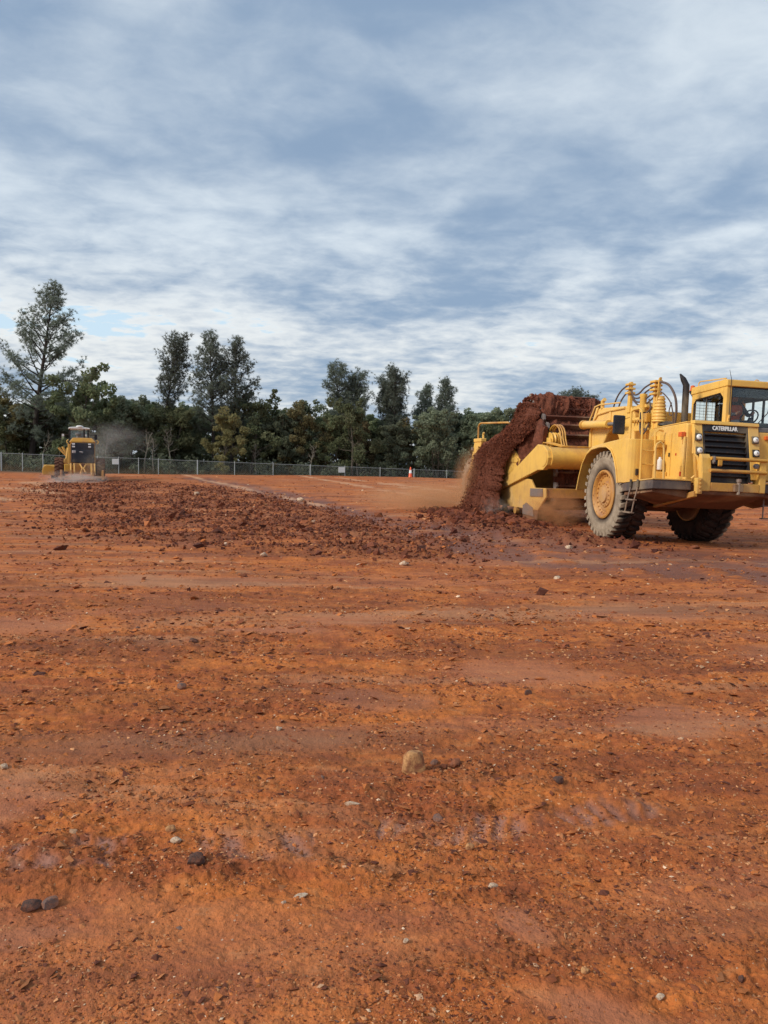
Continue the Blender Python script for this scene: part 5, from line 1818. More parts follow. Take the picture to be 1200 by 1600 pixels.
for s in (-1, 1):
    y0, y1 = (-1.56, -1.42) if s < 0 else (1.42, 1.56)
    m = mB()
    m.prism([(-2.66, 2.10), (-2.30, 2.06), (-2.08, 1.93), (-2.02, 1.74), (-2.08, 1.55), (-2.30, 1.42), (-2.60, 1.42), (-5.13, 0.82), (-5.16, 1.04), (-4.37, 1.33)], 'y', y0, y1)
    T('draft_arm', m, M_yellow, 0.02)
    ye = -1.575 if s < 0 else 1.575
    T('pivot_boss', mB().tube([(-2.28, ye, 1.74), (-2.28, ye * 0.99, 1.74)], 0.22, 22), M_yellow, 0, True)
for y in (-1.0, -.93, -.86):
    pts = [(-3.15, y, 2.15)]
    for k in range(9):
        a = math.pi * (1 - k / 8)
        pts.append((-2.83 + .36 * math.cos(a), y, 2.28 + .36 * math.sin(a)))
    pts += [(-2.36, y, 2.06)]
    T('hose', mB().tube(pts, 0.022, 7), M_yellow_dusty, 0, True)
for y in (-1.08, -.92):
    T('sheave', mB().lathe([(-.05, .03), (-.05, .20), (-.02, .17), (.02, .17), (.05, .20), (.05, .03)], (-2.85, y, 2.24), (0, 1, 0), 20), M_yellow, 0, True)
T('sheave_bracket', mB().prism([(-3.05, 1.95), (-2.6, 1.95), (-2.72, 2.28), (-2.95, 2.30)], 'y', -1.19, -1.14), M_yellow, 0.01)
for (dy, dz) in ((0, .012), (-.05, .0), (.05, .02)):
    T('tube_pipe', mB().tube([(-2.95, -1.25 + dy, 1.95), (-2.80, -1.28 + dy, 2.16), (-2.55, -1.2 + dy, 2.12 + dz), (-2.20, -1.05 + dy, 2.04 + dz), (-2.15, -.2, 2.03 + dz), (-2.15, .9, 2.03 + dz)], 0.016, 6), M_yellow_dusty, 0, True)

# ---- bowl: side walls, cutting edge corner, cross beam, rear
for s in (-1, 1):
    y0, y1 = (-1.41, -1.33) if s < 0 else (1.33, 1.41)
    T('bowl_side', mB().prism([(-5.25, .38), (-5.2, 1.5), (-5.1, 2.05), (-7.0, 2.20), (-7.0, .75), (-6.7, .40)], 'y', y0, y1), M_yellow_dusty, 0.015)
    ys = (-1.47, -1.412) if s < 0 else (1.412, 1.47)
    T('side_post', mB().prism([(-5.14, 1.14), (-5.02, 2.10), (-4.86, 2.22), (-4.70, 2.16), (-3.97, 1.70), (-4.14, 1.38), (-4.5, 1.28)], 'y', *ys), M_yellow, 0.015)
    yp = (-1.495, -1.4715) if s < 0 else (1.4715, 1.495)
    T('post_plate', mB().prism([(-4.84, 2.12), (-4.03, 1.68), (-4.12, 1.62), (-4.86, 1.66)], 'y', *yp), M_yellow, 0.006)
    T('bowl_corner', mB().prism([(-5.18, .36), (-5.16, 1.0), (-4.2, 1.16), (-3.48, 1.18), (-3.20, 1.16), (-2.95, .94), (-2.28, .95), (-2.26, .70), (-2.70, .35), (-3.64, .35)], 'y', *ys), M_yellow, 0.015)
    T('side_cutter', mB().prism([(-3.64, .346), (-2.70, .346), (-2.76, -.02), (-3.1, -.04), (-3.66, .06)], 'y', *ys), M_under, 0.012)
    T('wear_plate', mB().prism([(-3.17, .70), (-3.17, .92), (-2.42, .935), (-2.40, .72)], 'y', *yp), M_steel, 0.006)
    T('wear_plate', mB().prism([(-3.62, .20), (-3.62, .44), (-3.40, .52), (-2.98, .40), (-2.92, .16)], 'y', *yp), M_steel, 0.006)
    for k in range(2):
        x = -5.0 + .85 * k
        T('roller', mB().lathe([(-.05, .03), (-.05, .10), (.05, .10), (.05, .03)], (x, sum(ys) / 2, .27), (0, 1, 0), 14), M_yellow_dusty, 0, True)
    T('bowl_rear_post', mB().hexa([(-8.10, ys[0] - .06, .78), (-7.40, ys[0] - .06, .78), (-7.40, ys[1], .78), (-8.10, ys[1], .78)], [(-7.48, ys[0] - .06, 2.28), (-6.86, ys[0] - .06, 2.28), (-6.86, ys[1], 2.28), (-7.48, ys[1], 2.28)]), M_yellow, 0.02)
    for k in range(6):
        z = .98 + k * .2
        xx = -7.76 + (z - .78) * .41
        T('post_slot', mB().box(xx + .20, xx + .42, ys[0] - .064, ys[0] - .0605, z, z + .035) if s < 0 else mB().box(xx + .2, xx + .42, ys[1] + .0005, ys[1] + .004, z, z + .035), M_under, 0)
T('post_head', mB().box(-7.50, -6.84, -1.55, -1.36, 2.282, 2.40), M_yellow, 0.02)
T('cross_beam', mB().box(-2.52, -2.29, -1.411, 1.411, .69, .945), M_yellow_dusty, 0.015)
T('bowl_floor', mB().box(-6.95, -3.3, -1.329, 1.329, .34, .42), M_under, 0.01)
T('bowl_rear', mB().box(-7.08, -7.001, -1.40, 1.40, .45, 2.2), M_yellow_dusty, 0.02)
T('push_block', mB().box(-9.3, -7.081, -.5, .5, .7, 1.4), M_yellow_dusty, 0.03)
T('rear_axle', mB().tube([(-8.03, -1.1, .90), (-8.03, 1.1, .90)], 0.2, 14), M_under, 0, True)
T('bowl_rail', mB().tube([(-7.36, -1.44, 2.39), (-7.37, -1.44, 2.78), (-7.30, -1.44, 2.86), (-7.15, -1.44, 2.89), (-5.0, -1.44, 2.80), (-4.82, -1.44, 2.77)], 0.03, 8), M_yellow_dusty, 0, True)
T('bowl_rail', mB().tube([(-6.95, -1.42, 2.30), (-6.98, -1.42, 2.52), (-6.93, -1.42, 2.58)], 0.035, 8), M_yellow, 0, True)
pl_ = T('number_plate', mB().box(-8.02, -7.82, -1.56, -1.543, .88, 1.10), M_white, 0.004)
T('plate_mark', mB().prism([(-7.98, .92), (-7.90, .92), (-7.93, 1.0), (-7.87, 1.02), (-7.86, 1.06), (-7.98, 1.05)], 'y', -1.563, -1.5605), M_black, 0, parent=pl_)
T('lamp', mB().box(-7.56, -7.48, -1.60, -1.50, 2.02, 2.12), M_steel, 0.01)

# ---- elevator: side rails, flights across, soil packed on it
EL = [(-4.55, 3.46), (-4.15, 3.20), (-3.70, 2.84), (-3.30, 2.46), (-3.00, 2.05), (-2.86, 1.55), (-2.80, 1.0), (-2.95, .5)]


def el_at(t):
    t *= len(EL) - 1
    i = min(int(t), len(EL) - 2)
    a, b = Vector(EL[i]), Vector(EL[i + 1])
    p = a.lerp(b, t - i)
    d = (b - a).normalized()
    return p, d


M_flight = make_paint('soil_coated_flight', (0.10, 0.038, 0.024), (0.17, 0.055, 0.030), 0.7, 0.85)
for k in range(11):
    p, d = el_at(0.01 + k * 0.094)
    n = Vector((-d.y, d.x))
    if n.x < 0:
        n = -n
    m = mB()
    a = [p + n * .02 - d * .03, p + n * .02 + d * .03, p + n * .17 + d * .035, p + n * .17 - d * .015]
    m.prism([(q.x, q.y) for q in a], 'y', -.93, .93)
    f = T('elevator_flight', m, M_flight, 0.006)
    e = mB()
    a = [p + n * .01 - d * .10, p + n * .01 + d * .10, p + n * .12 + d * .12, p + n * .20 + d * .02, p + n * .16 - d * .08]
    e.prism([(q.x, q.y) for q in a], 'y', -1.0, -.935)
    T('flight_end', e, M_steel, 0.006, parent=f)
for y in (-.90, .86):
    m = mB()
    for a, b in zip(EL[:-1], EL[1:]):
        a, b = Vector(a), Vector(b)
        d = (b - a).normalized()
        n = Vector((d.y, -d.x)) if d.y > 0 else Vector((-d.y, d.x))
        n = n * -.05
        m.prism([(a.x, a.y), (b.x, b.y), (b.x - .12, b.y - .04), (a.x - .12, a.y - .04)], 'y', y, y + .05)
    T('elevator_rail', m, M_under, 0.0)


def lump_sheet(name, P, thick, mat, amp, seed, label, cat, kind='stuff', closed_down=None):
    """soft soil body from a grid of points P[i][j] (bowl frame), pushed about by noise along its normals; solid underneath"""
    P = np.array(P, float)
    nu, nv = P.shape[:2]
    du = np.gradient(P, axis=0)
    dv = np.gradient(P, axis=1)
    N = np.cross(du, dv)
    N /= np.linalg.norm(N, axis=2, keepdims=True) + 1e-9
    s = P[..., 0] * 1.1 + P[..., 1] * 1.5
    t = P[..., 2] * 1.2 + P[..., 0] * 0.5 - P[..., 1] * 1.3
    h = amp * (fbm(s * 1.3 + seed, t * 1.0, 5, seed % 40, 0.62) + 0.7 * cell(s * 4, t * 4, 3 + seed % 9) + 0.45 * cell(s * 10, t * 10, 5))
    edge = np.minimum(np.minimum(np.arange(nu)[:, None], np.arange(nu)[::-1][:, None]) / (nu * .12), np.minimum(np.arange(nv)[None], np.arange(nv)[::-1][None]) / (nv * .12))
    edge = np.clip(edge, 0, 1) ** 0.6
    A = P + N * h[..., None] + N * (thick * 0.5 * edge)[..., None]
    Bk = P - N * (thick * 0.5 * edge + 0.02 + h)[..., None]
    V = np.concatenate([A.reshape(-1, 3), Bk.reshape(-1, 3)])
    i, j = np.meshgrid(np.arange(nu - 1), np.arange(nv - 1), indexing='ij')
    a = (i * nv + j).ravel()
    F1 = np.stack([a, a + nv, a + nv + 1, a + 1], 1)
    F2 = F1[:, ::-1] + nu * nv
    rim = [(k * nv, (k + 1) * nv) for k in range(nu - 1)] + [((k + 1) * nv + nv - 1, k * nv + nv - 1) for k in range(nu - 1)] + [(k + 1, k) for k in range(nv - 1)] + [((nu - 1) * nv + k, (nu - 1) * nv + k + 1) for k in range(nv - 1)]
    F3 = np.array([(q, p, p + nu * nv, q + nu * nv) for p, q in rim])
    F = np.concatenate([F1, F2, F3])
    M = np.array(M_B)
    V = V @ M[:3, :3].T + M[:3, 3]
    rs = np.random.RandomState(seed)
    tint = np.tile(np.array([0.150, 0.048, 0.026]), (len(V), 1)) * (0.75 + 0.5 * rs.rand(len(V), 1) ** 2)
    o = link(name, np_mesh(name, V, F, mat, {'tint': tint}, smooth=False))
    tag(o, label, cat, kind=kind)
    return o


# soil carried up between the flights and heaped in the bowl
gu, gv = 64, 44
rows = []
for i in range(gu):
    t = i / (gu - 1)
    row = []
    for j in range(gv):
        v = j / (gv - 1)
        y = -1.25 + 2.5 * v
        if t < 0.42:
            p, d = el_at(1 - t / 0.42)
            x, z = p.x - .04, p.y - 0.02
            z += 0.10 * math.exp(-((t - 0.42) / 0.05) ** 2)
            ye = y * 0.76
        else:
            q = (t - 0.42) / 0.58
            x = -4.55 - 2.3 * q
            top = 2.42 + 1.05 * max(0.0, 1 - q) ** 3.5 + 0.06 * math.sin(q * 9)
            side = (abs(v - .5) * 2) ** 2.2
            z = top - side * (0.70 * (1 - q) + .25) - 0.06
            ye = y * (0.80 + 0.24 * min(1, q * 2))
        row.append((x, ye, z))
    rows.append(row)
lump_sheet('soil_load', rows, 0.10, M_clod, 0.085, 21, 'dark red soil heaped in the bowl and carried up the flights of the scraper', 'soil')
# soil pouring over the right side of the bowl down to the ground
LEFT = [(-4.72, -.85, 3.36), (-4.92, -1.08, 2.78), (-5.45, -1.36, 2.36), (-6.35, -1.52, 2.10), (-6.80, -1.60, 1.80), (-6.85, -1.70, 1.20), (-6.98, -1.80, .60), (-7.25, -2.0, -.08)]
RIGHT = [(-4.05, -.90, 3.30), (-3.72, -1.06, 2.92), (-3.60, -1.30, 2.50), (-4.05, -1.50, 2.14), (-4.50, -1.60, 1.75), (-4.62, -1.72, 1.20), (-4.50, -1.84, .60), (-4.25, -2.05, -.08)]
rows = []
gu, gv = 150, 100
ii = np.arange(gu)
RAG = np.stack([0.20 * fbm(ii * .09, ii * 0.0 + 3.3, 4, 12, .7), 0.22 * fbm(ii * .10, ii * 0.0 + 8.3, 4, 15, .7)], 1)
STR = fbm(np.arange(gv) * .17, np.arange(gv) * 0.0 + 1.7, 4, 18, .7)
for i in range(gu):
    t = i / (gu - 1) * (len(LEFT) - 1)
    k = min(int(t), len(LEFT) - 2)
    a = Vector(LEFT[k]).lerp(Vector(LEFT[k + 1]), t - k)
    b = Vector(RIGHT[k]).lerp(Vector(RIGHT[k + 1]), t - k)
    row = []
    for j in range(gv):
        v = j / (gv - 1)
        p = a.lerp(b, v)
        bul = math.sin(math.pi * v) ** 0.8
        p.x += RAG[i, 0] * (1 - v) ** 2 + RAG[i, 1] * v ** 2
        p.y -= 0.24 * bul + 0.07 * STR[j] * bul
        p.z += 0.04 * bul
        row.append(tuple(p))
    rows.append(row)
lump_sheet('spilling_soil', rows, 0.22, M_clod, 0.032, 35, 'dark red soil pouring over the right side of the bowl to the ground', 'soil')
rs = np.random.RandomState(40)
n = 26000
t = rs.rand(n) * (len(LEFT) - 1.001)
k = t.astype(int)
La, Ra = np.array(LEFT), np.array(RIGHT)
fr_ = (t - k)[:, None]
a = La[k] * (1 - fr_) + La[k + 1] * fr_
b = Ra[k] * (1 - fr_) + Ra[k + 1] * fr_
v = (rs.beta(0.8, 0.85, n) * 1.1 - 0.05 + 0.05 * rs.randn(n))[:, None]
v[:, 0] += np.interp(t, [0, 2, 7], [0, -.03, 0]) * (v[:, 0] < .2)
p = a * (1 - v) + b * v
p[:, 1] -= 0.30 * np.sin(np.pi * np.clip(v[:, 0], 0, 1)) ** .8 + 0.06 + 0.14 * rs.rand(n) ** 2
p[:, 0] += 0.05 * rs.randn(n)
Mb_ = np.array(M_B)
p = p @ Mb_[:3, :3].T + Mb_[:3, 3]
sz = 0.0045 * rs.lognormal(0, 0.8, n) + 0.003
o = scatter('falling_crumbs', p, np.minimum(sz, .07), 0.6 + .4 * rs.rand(n), pick_tint(rs, n, [(0.17, 0.048, 0.022), (0.12, 0.036, 0.02)], [1, 1]), M_clod, OCT_V, OCT_F, 41, 1.5)
tag(o, 'crumbs of soil falling beside the pouring soil', 'soil', kind='stuff')
# fan of spilt soil where it lands
n = 5200
q = np.stack([rs.uniform(-8.2, -2.2, n), -1.9 + 0.55 * rs.randn(n), np.zeros(n)], 1)
pw = q @ Mb_[:3, :3].T + Mb_[:3, 3]
pw[:, 2] = ground_fields(pw[:, 0], pw[:, 1])[0]
hgt = 0.34 * np.exp(-((q[:, 0] + 5.6) / 1.5) ** 2) * np.exp(-((q[:, 1] + 1.9) / .5) ** 2)
sz = np.minimum(0.035 * rs.lognormal(0, 0.6, n) + .012, .16)
pw[:, 2] += hgt * rs.rand(n) + sz * .2
o = scatter('spilt_soil', pw, sz, 0.55 + .4 * rs.rand(n), pick_tint(rs, n, [(0.17, 0.05, 0.024), (0.12, 0.037, 0.022), (0.22, 0.07, 0.03)], [3, 2, 1]), M_clod, ICO_V, ICO_F, 43, .9)
tag(o, 'ridge of spilt red soil along the scraper', 'soil', kind='stuff')
rows = []
for i in range(30):
    t = i / 29
    rows.append([(-5.0 + 2.1 * j / 39, -1.12 + 0.10 * math.sin(j * .3) - .18 * (1 - t), 1.45 + 1.55 * t - 0.75 * t * max(0, (j / 39 - .45)) ) for j in range(40)])
lump_sheet('packed_soil', rows, 0.16, M_clod, 0.08, 61, 'dark soil packed between the side post and the elevator of the scraper', 'soil')
# soil riding over the head of the elevator
rows = []
for i in range(34):
    t = i / 33
    row = []
    for j in range(70):
        v = j / 69
        y = -1.02 + 2.02 * v
        a = math.pi * (0.02 + 0.96 * t)
        w_ = 0.52 + 0.06 * math.sin(7 * v)
        ca, sa = math.cos(a), math.sin(a)
        x = -4.42 + w_ * math.copysign(abs(ca) ** 0.6, ca)
        z = 2.98 + (0.42 + 0.05 * math.sin(3.1 * v + 1) + 0.07 * max(0, v - .72)) * sa ** 0.45 + 0.10 * (t - .5) - (0.16 if ca > 0 else 0) * ca ** 2
        row.append((x, y, z))
    rows.append(row)
lump_sheet('soil_heap', rows, 0.12, M_clod, 0.13, 51, 'dark soil riding over the top of the elevator in front of the two far pines', 'soil')

rs = np.random.RandomState(71)
n = 5200
v = rs.rand(n)
a = np.pi * (0.04 + 0.8 * rs.rand(n))
ca, sa = np.cos(a), np.sin(a)
q = np.stack([-4.42 + 0.56 * np.sign(ca) * np.abs(ca) ** .6, -1.04 + 2.06 * v, 3.01 + (0.44 + 0.05 * np.sin(3.1 * v + 1) + 0.07 * np.maximum(0, v - .72)) * sa ** .45 - np.where(ca > 0, .16, 0) * ca ** 2], 1)
q[:, 2] += 0.03 * rs.randn(n)
pw = q @ Mb_[:3, :3].T + Mb_[:3, 3]
sz = np.minimum(0.016 * rs.lognormal(0, 0.65, n) + 0.008, .08)
o = scatter('heap_crumbs', pw, sz, 0.6 + .4 * rs.rand(n), pick_tint(rs, n, [(0.15, 0.042, 0.021), (0.11, 0.033, 0.019)], [1, 1]), M_clod, OCT_V, OCT_F, 72, 1.5)
tag(o, 'loose lumps on the soil at the head of the elevator', 'soil', kind='stuff')

# ------------------------------------------------------------------ operator in the scraper's cab


def skin_body(name, verts, edges, radii, parent, mat, sub=2):
    me = bpy.data.meshes.new(name)
    me.from_pydata(verts, edges, [])
    me.update()
    me.materials.append(mat)
    o = link(name, me, parent)
    sk = o.modifiers.new('skin', 'SKIN')
    sk.use_smooth_shade = True
    for i, r in enumerate(radii):
        d = me.skin_vertices[0].data[i]
        d.radius = (r, r) if not isinstance(r, tuple) else r
        d.use_root = (i == 0)
    sb = o.modifiers.new('subsurf', 'SUBSURF')
    sb.levels = sb.render_levels = sub
    return o


def operator_mat():
    m, nt = new_mat('operator_clothing')
    z = nt.add('ShaderNodeSeparateXYZ', i_0=nt.add('ShaderNodeTexCoord').outputs['Object'])
    x, y, zz_ = z.outputs
    skin = (0.36, 0.19, 0.13)
    c = nt.mix(nt.math('GREATER_THAN', zz_, 0.545), (0.045, 0.05, 0.065), skin)           # neck and head
    hands = nt.math('MULTIPLY', nt.math('GREATER_THAN', x, 0.405), nt.math('GREATER_THAN', zz_, 0.16))
    c = nt.mix(hands, c, skin)
    legs = nt.math('LESS_THAN', zz_, 0.08)
    c = nt.mix(legs, c, (0.05, 0.06, 0.10))
    finish(nt, pbr(nt, c, 0.8))
    return m


def build_operator():
    root = empty('person', (0, 0, 0))
    root.matrix_world = M_T @ Matrix.Translation((0.94, 1.08, 2.565))
    tag(root, 'operator in an orange vest and dark cap at the steering wheel of the scraper', 'person')
    V = [(0, 0, .08), (0, 0, .25), (.02, 0, .40), (.03, 0, .50), (.045, 0, .58), (.065, 0, .66), (.07, 0, .73), (.065, 0, .80)]
    Rr = [(.15, .12), (.14, .11), (.16, .12), (.13, .09), (.052, .052), (.075, .068), (.092, .080), (.075, .066)]
    E = [(i, i + 1) for i in range(7)]

    def add(p, r, par):
        V.append(p)
        Rr.append(r)
        E.append((par, len(V) - 1))
        return len(V) - 1
    for s in (-1, 1):
        sh = add((.02, s * .19, .46), .062, 2)
        el = add((.16, s * .25, .26), .048, sh)
        wr = add((.39, s * .17, .245), .034, el)
        hd = add((.45, s * .165, .27), .036, wr)
        for q, (dx, dy, dz) in enumerate(((.055, .018, .030), (.06, .004, .034), (.058, -.010, .032), (.05, -.022, .026))):
            f1 = add((.45 + dx * .7, s * (.165 - dy), .27 + dz), .010, hd)
            add((.45 + dx, s * (.165 - dy), .27 + dz - .022), .009, f1)
        th = add((.455, s * .135, .285), .012, hd)
        add((.48, s * .125, .275), .010, th)
        hip = add((.06, s * .09, .06), .085, 0)
        kn = add((.46, s * .13, .085), .062, hip)
        an = add((.50, s * .13, -.08), .045, kn)
        add((.58, s * .13, -.095), .04, an)
    skin_body('body', V, E, Rr, root, operator_mat())
    M_vest = simple('orange_vest', (0.55, 0.11, 0.03), 0.7, var=.1)
    m = MB()
    m.lathe([(.10, .175), (.22, .168), (.36, .192), (.46, .17), (.475, .14)], (0.012, 0, 0), (0, 0, 1), 20)
    me_o = m.build('vest', M_vest, root, smooth=True)
    me_o.scale = (0.86, 1.06, 1.0)
    hair = MB()
    hair.lathe([(.0, .093), (.05, .095), (.09, .078), (.115, .04), (.12, 0.0)], (.06, 0, .745), (0, 0, 1), 18)
    hair.hexa([(.12, -.06, .755), (.205, -.05, .745), (.205, .05, .745), (.12, .06, .755)], [(.12, -.06, .772), (.205, -.05, .757), (.205, .05, .757), (.12, .06, .772)])
    hair.build('cap', M_black, root, smooth=True)
    face = MB()
    face.hexa([(.135, -.014, .675), (.135, .014, .675), (.142, .007, .715), (.142, -.007, .715)], [(.172, -.011, .677), (.172, .011, .677), (.15, .005, .715), (.15, -.005, .715)])
    face.build('nose', simple('nose_skin', (0.38, 0.20, 0.14), .7), root, .004)
    for s in (-1, 1):
        MB().lathe([(-.006, .012), (.004, .011), (.008, .003)], (.142, s * .031, .722), (1, 0, 0), 8).build('eye', M_interior, root)
        MB().lathe([(-.01, .02), (.006, .022), (.01, .012)], (.06, s * .082, .705), (0, s, 0), 8).build('ear', simple('ear_skin', (0.38, 0.19, 0.13), .7), root)
    MB().box(.140, .150, -.024, .024, .645, .653).build('mouth', simple('lips', (0.28, 0.10, 0.08), .6), root, .002)


build_operator()

# ------------------------------------------------------------------ motor grader seen from behind
GX, GY = -17.05, 43.2
grader = empty('motor_grader', (GX, GY, macro_z(GX, GY) + 0.0), R_(21.8))
tag(grader, 'yellow and black motor grader seen from behind in the distance at the left', 'motor grader')


def G(name, mb, mat=None, bevel=0.015, smooth=False, parent=None):
    return mb.build(name, mat or M_yellow, parent or grader, bevel, smooth)


GT = tyre_mesh(0.68, 0.44, 0.36, 20)
GT.materials.clear()
M_gtyre = make_paint('soil_caked_tyre', (0.06, 0.030, 0.022), (0.16, 0.07, 0.042), 0.6, 0.9)
GT.materials.append(M_gtyre)


def gwheel(x, y, side, spin):
    o = link('tyre', GT, grader)
    o.matrix_local = Matrix.Translation((x, y, 0.66)) @ Matrix.Rotation(math.pi / 2 if side < 0 else -math.pi / 2, 4, 'Z').inverted() @ Matrix.Rotation(spin, 4, 'Y')
    MB().lathe([(-.20, .36), (-.18, .34), (-.12, .30), (-.10, .14), (-.16, .12), (-.17, 0)], (0, 0, 0), (0, 1, 0), 20).build('rim', M_yellow_dusty, o, smooth=True)
    return o


for x, s_ in ((-1.16, -1), (1.05, 1)):
    for y in (0.72, 2.28):
        gwheel(x, y, s_, 0.2 + y)
    gwheel(x * 0.98, 6.7, s_, 0.5)
for x in (-0.82, 0.72):
    G('tandem_case', MB().box(x - .1, x + .1, .45, 2.55, .42, .92), M_under, 0.04)
# engine house: dark rear panel with lamps, tan hood top
G('engine_house', MB().prism([(-.56, 1.02), (.74, 1.02), (.74, 2.10), (.66, 2.20), (-.48, 2.20), (-.56, 2.10)], 'y', .12, 2.55), M_yellow_dusty, 0.03)
rp = G('rear_panel', MB().prism([(-.53, 1.05), (.71, 1.05), (.71, 2.09), (.64, 2.17), (-.46, 2.17), (-.53, 2.09)], 'y', .05, .118), M_navy, 0.02)
for k in range(9):
    z = 1.12 + k * .072
    G('louvre', MB().hexa([(-.42, .02, z), (.60, .02, z), (.60, .049, z + .03), (-.42, .049, z + .03)], [(-.42, .03, z + .02), (.60, .03, z + .02), (.60, .049, z + .05), (-.42, .049, z + .05)]), M_navy, 0, parent=rp)
G('hood_top', MB().hexa([(-.62, .10, 2.205), (.80, .10, 2.205), (.80, 2.6, 2.205), (-.62, 2.6, 2.205)], [(-.42, .22, 2.46), (.58, .22, 2.46), (.58, 2.6, 2.46), (-.42, 2.6, 2.46)]), M_yellow_dusty, 0.04)
for x in (-.39, .45):
    for z in (2.10, 1.955):
        o = G('tail_lamp', MB().box(x - .085, x + .085, .0, .048, z - .05, z + .05), M_black, 0.01)
        G('lens', MB().box(x - .075, x + .075, -.012, -.001, z - .042, z + .042), M_lens, 0.006, parent=o)
G('white_plate', MB().box(-.47, -.28, .03, .0485, 1.60, 1.74), M_white, 0.004)
G('white_badge', MB().prism([(-.10, 1.63), (.08, 1.60), (.12, 1.66), (.02, 1.71), (-.08, 1.70)], 'y', .035, .0485), M_white, 0.003)
for x in (-.66, .82):
    G('grab_rail', MB().tube([(x, .2, 2.12), (x * 1.12, .2, 2.20), (x * 1.12, .2, 2.28), (x, .2, 2.34)], 0.025, 7), M_yellow, 0, True)
for x in (-.60, -.66):
    G('side_rail', MB().tube([(x, .15, 1.0), (x, .15, 2.1)], 0.028, 7), M_yellow, 0, True)
G('rear_frame', MB().box(-.42, .72, .0, .115, .42, 1.015), M_yellow_dusty, 0.03)
# cab with white roof
G('cab_roof', MB().prism([(-.68, 3.03), (.52, 3.03), (.50, 3.11), (.28, 3.14), (-.20, 3.17), (-.64, 3.14)], 'y', 2.45, 4.15), M_white, 0.04)
G('roof_dome', MB().lathe([(0, .20), (.04, .21), (.09, .16), (.11, 0.0)], (-.05, 2.6, 3.15), (0, 0, 1), 18), M_white, 0, True)
for x in (-.60, .42):
    for y in (2.62, 4.0):
        G('cab_pillar', MB().box(x - .04, x + .04, y - .04, y + .04, 2.0, 3.03), M_black, 0.01)
G('cab_body', MB().box(-.66, .50, 2.605, 4.05, 1.2, 2.30), M_black, 0.03)
G('cab_pane', MB().box(-.56, .38, 2.61, 2.615, 2.46, 3.02), M_glass, 0)
G('cab_pane', MB().box(-.56, .38, 4.01, 4.015, 2.31, 3.02), M_glass, 0)
G('seat_back', MB().box(-.22, .10, 3.0, 3.12, 2.2, 2.78), M_ltinterior, 0.06)
G('head_rest', MB().box(-.13, .02, 3.0, 3.1, 2.79, 2.95), M_ltinterior, 0.04)
G('cab_sticker', MB().box(.19, .33, 2.596, 2.604, 2.62, 2.74), M_white, 0)
G('exhaust_pipe', MB().tube([(.18, 1.1, 2.44), (.18, 1.1, 2.86), (.18, 1.02, 2.95)], 0.05, 10), M_black, 0, True)
G('air_cleaner', MB().lathe([(0, .10), (.2, .10), (.22, .16), (.30, .16), (.34, .05)], (-.14, 1.3, 2.44), (0, 0, 1), 16), M_ltinterior, 0, True)
for x, s_ in ((-.98, -1), (.86, 1)):
    ml = G('mirror_arm', MB().tube([(x - s_ * .34, 3.9, 2.75), (x, 3.7, 2.72)], 0.014, 5), M_black, 0)
    G('mirror', MB().box(x - .08, x + .08, 3.66, 3.70, 2.46, 2.78), M_black, 0.02, parent=ml)
    if s_ < 0:
        G('mirror_glass', MB().box(x - .06, x + .06, 3.648, 3.659, 2.62, 2.76), M_lens, 0.01, parent=ml)
        G('mirror_glass', MB().box(x - .06, x + .06, 3.648, 3.659, 2.48, 2.60), simple('painted_green_reflection', (0.30, 0.42, 0.22), 0.2), 0.01, parent=ml)  # reflections in the mirror painted as pale and green faces
# blade slung out on the left, with its lift arms
M_blade = make_paint('blade_yellow', (0.74, 0.46, 0.03), amount=.15)
bl = MB()
arc = []
for k in range(9):
    a = -0.75 + 1.5 * k / 8
    arc.append((5.0 - .55 * math.cos(a) + .55, .62 + .42 * math.sin(a)))
arc2 = [(q[0] + .05, q[1]) for q in arc]
bl.prism(arc + arc2[::-1], 'x', -2.12, 1.15)
G('blade', bl, M_blade, 0.01)
G('blade_end', MB().prism([(-2.16, .30), (-1.52, .24), (-1.44, .52), (-1.50, .80), (-1.95, .90), (-2.14, .78), (-2.2, .5)], 'y', 4.85, 4.95), M_blade, 0.03)
G('blade_painted_shade', MB().box(-1.70, -1.44, 4.96, 5.2, .06, .3), M_black, 0.02)  # black block standing in for shade under the blade end
for (x0, z0, x1, z1) in ((-1.25, 1.95, -.72, 1.40), (-1.02, 2.02, -.80, 1.55)):
    G('lift_arm', MB().tube([(x0, 4.2, z0), (x1, 4.2, z1)], 0.075, 10), M_yellow, 0, True)
G('lift_cylinder', MB().tube([(-.83, 4.15, .95), (-.72, 4.15, 1.95)], 0.07, 10), M_yellow, 0, True)
G('saddle', MB().prism([(-.98, 1.0), (-.70, 1.0), (-.66, 1.22), (-.80, 1.36), (-.96, 1.22)], 'y', 4.05, 4.3), M_yellow, 0.03)
G('circle_frame', MB().box(-.6, .6, 3.9, 5.8, .70, .9), M_yellow_dusty, 0.03)
G('front_beam', MB().box(-.18, .22, 4.1, 7.2, 1.15, 1.6), M_yellow, 0.04)
G('front_axle', MB().box(-1.1, 1.0, 6.6, 6.8, .55, .8), M_under, 0.04)
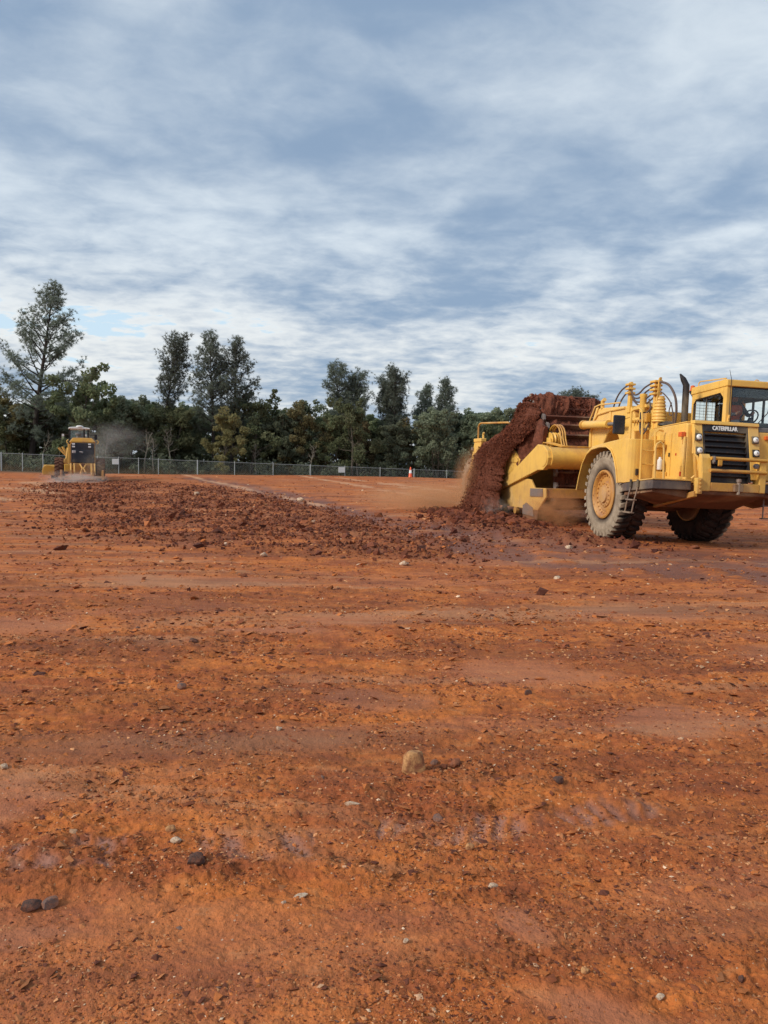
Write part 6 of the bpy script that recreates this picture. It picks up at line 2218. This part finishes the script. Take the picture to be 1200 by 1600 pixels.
# ripper: crossbar, shank holders, links
G('ripper_bar', MB().box(-1.16, 1.24, -.88, -.72, .20, .33), M_yellow_dusty, 0.02)
for x in (-1.02, -.53, .03, .57, 1.12):
    G('ripper_holder', MB().prism([(x - .075, .12), (x + .075, .12), (x + .06, .42), (x + .05, .66), (x - .05, .66), (x - .06, .42)], 'y', -.93, -.67), M_yellow_dusty, 0.02)
    if abs(x) < 0.9:
        G('ripper_link', MB().hexa([(x - .06, -.70, .42), (x + .06, -.70, .42), (x + .06, -.62, .40), (x - .06, -.62, .40)], [(x - .05, -.12, .92), (x + .05, -.12, .92), (x + .05, -.04, .88), (x - .05, -.04, .88)]), M_yellow_dusty, 0.01)
for x in (-.44, .62):
    for xx in (x - .09, x + .09):
        G('ripper_arm', MB().tube([(xx, -.10, 1.0), (xx, -.5, .86), (xx, -.74, .40)], 0.04, 8), M_yellow, 0, True)
for s_ in (-1, 1):
    G('ripper_arm', MB().tube([(.10 + s_ * .16, -.12, .98), (.10 + s_ * .03, -.45, .74), (.10 + s_ * .16, -.74, .44)], 0.04, 8), M_yellow, 0, True)
G('hitch', MB().box(.0, .2, -.22, .0, .86, 1.02), M_under, 0.02)
G('left_pan', MB().box(-.88, -.46, -.02, .4, .55, .98), M_blade, 0.03)

# ------------------------------------------------------------------ dust


def dust(name, centre, scale, mat, label, rz=0):
    import bmesh
    bm = bmesh.new()
    bmesh.ops.create_icosphere(bm, subdivisions=3, radius=1.0)
    me = bpy.data.meshes.new(name)
    bm.to_mesh(me)
    bm.free()
    me.materials.append(mat)
    o = link(name, me)
    o.location = centre
    o.scale = scale
    o.rotation_euler = (0, 0, rz)
    tag(o, label, 'dust', kind='stuff')
    return o


M_dgrey = make_dust('grey_dust', (0.70, 0.67, 0.62), 0.34, 1.8, 0.36, 0.7)
M_dpale = make_dust('pale_dust', (0.86, 0.78, 0.72), 2.6, 2.2, 0.38, 0.7)
M_dred = make_dust('red_dust', (0.95, 0.50, 0.24), 2.6, 1.8, 0.36, 0.7)
M_dthin = make_dust('thin_red_dust', (0.97, 0.55, 0.29), 2.4, 1.5, 0.30, 0.7)
dust('dust_cloud', (GX + 1.1, GY - .4, 1.5), (1.5, .8, 1.7), M_dgrey, 'grey dust hanging round the right side of the motor grader')
dust('dust_cloud', (GX - .3, GY + 5.0, 2.9), (3.2, 2.0, 1.6), M_dgrey, 'thin dust drifting behind the cab of the motor grader')
dust('dust_cloud', (GX + .3, GY - 2.0, 0.55), (2.3, .9, .62), M_dpale, 'pale dust along the ripper at the feet of the motor grader')


def bpt(x, y, z):
    return tuple(M_B @ Vector((x, y, z)))


dust('dust_cloud', bpt(-2.2, -1.3, .42), (1.5, .8, .65), M_dred, 'orange dust under the draft arm of the scraper', R_(-76))
dust('dust_cloud', bpt(-4.3, -2.0, .30), (.55, .4, .42), M_dpale, 'small pale puff of dust at the cutting edge')
dust('dust_cloud', bpt(-8.6, -2.4, .35), (3.4, 1.5, .75), M_dthin, 'thin orange dust drifting left of the scraper', R_(-150))
dust('dust_cloud', bpt(-6.5, -2.0, 1.0), (1.3, .5, 1.3), M_dthin, 'thin orange dust beside the pouring soil', R_(-76))
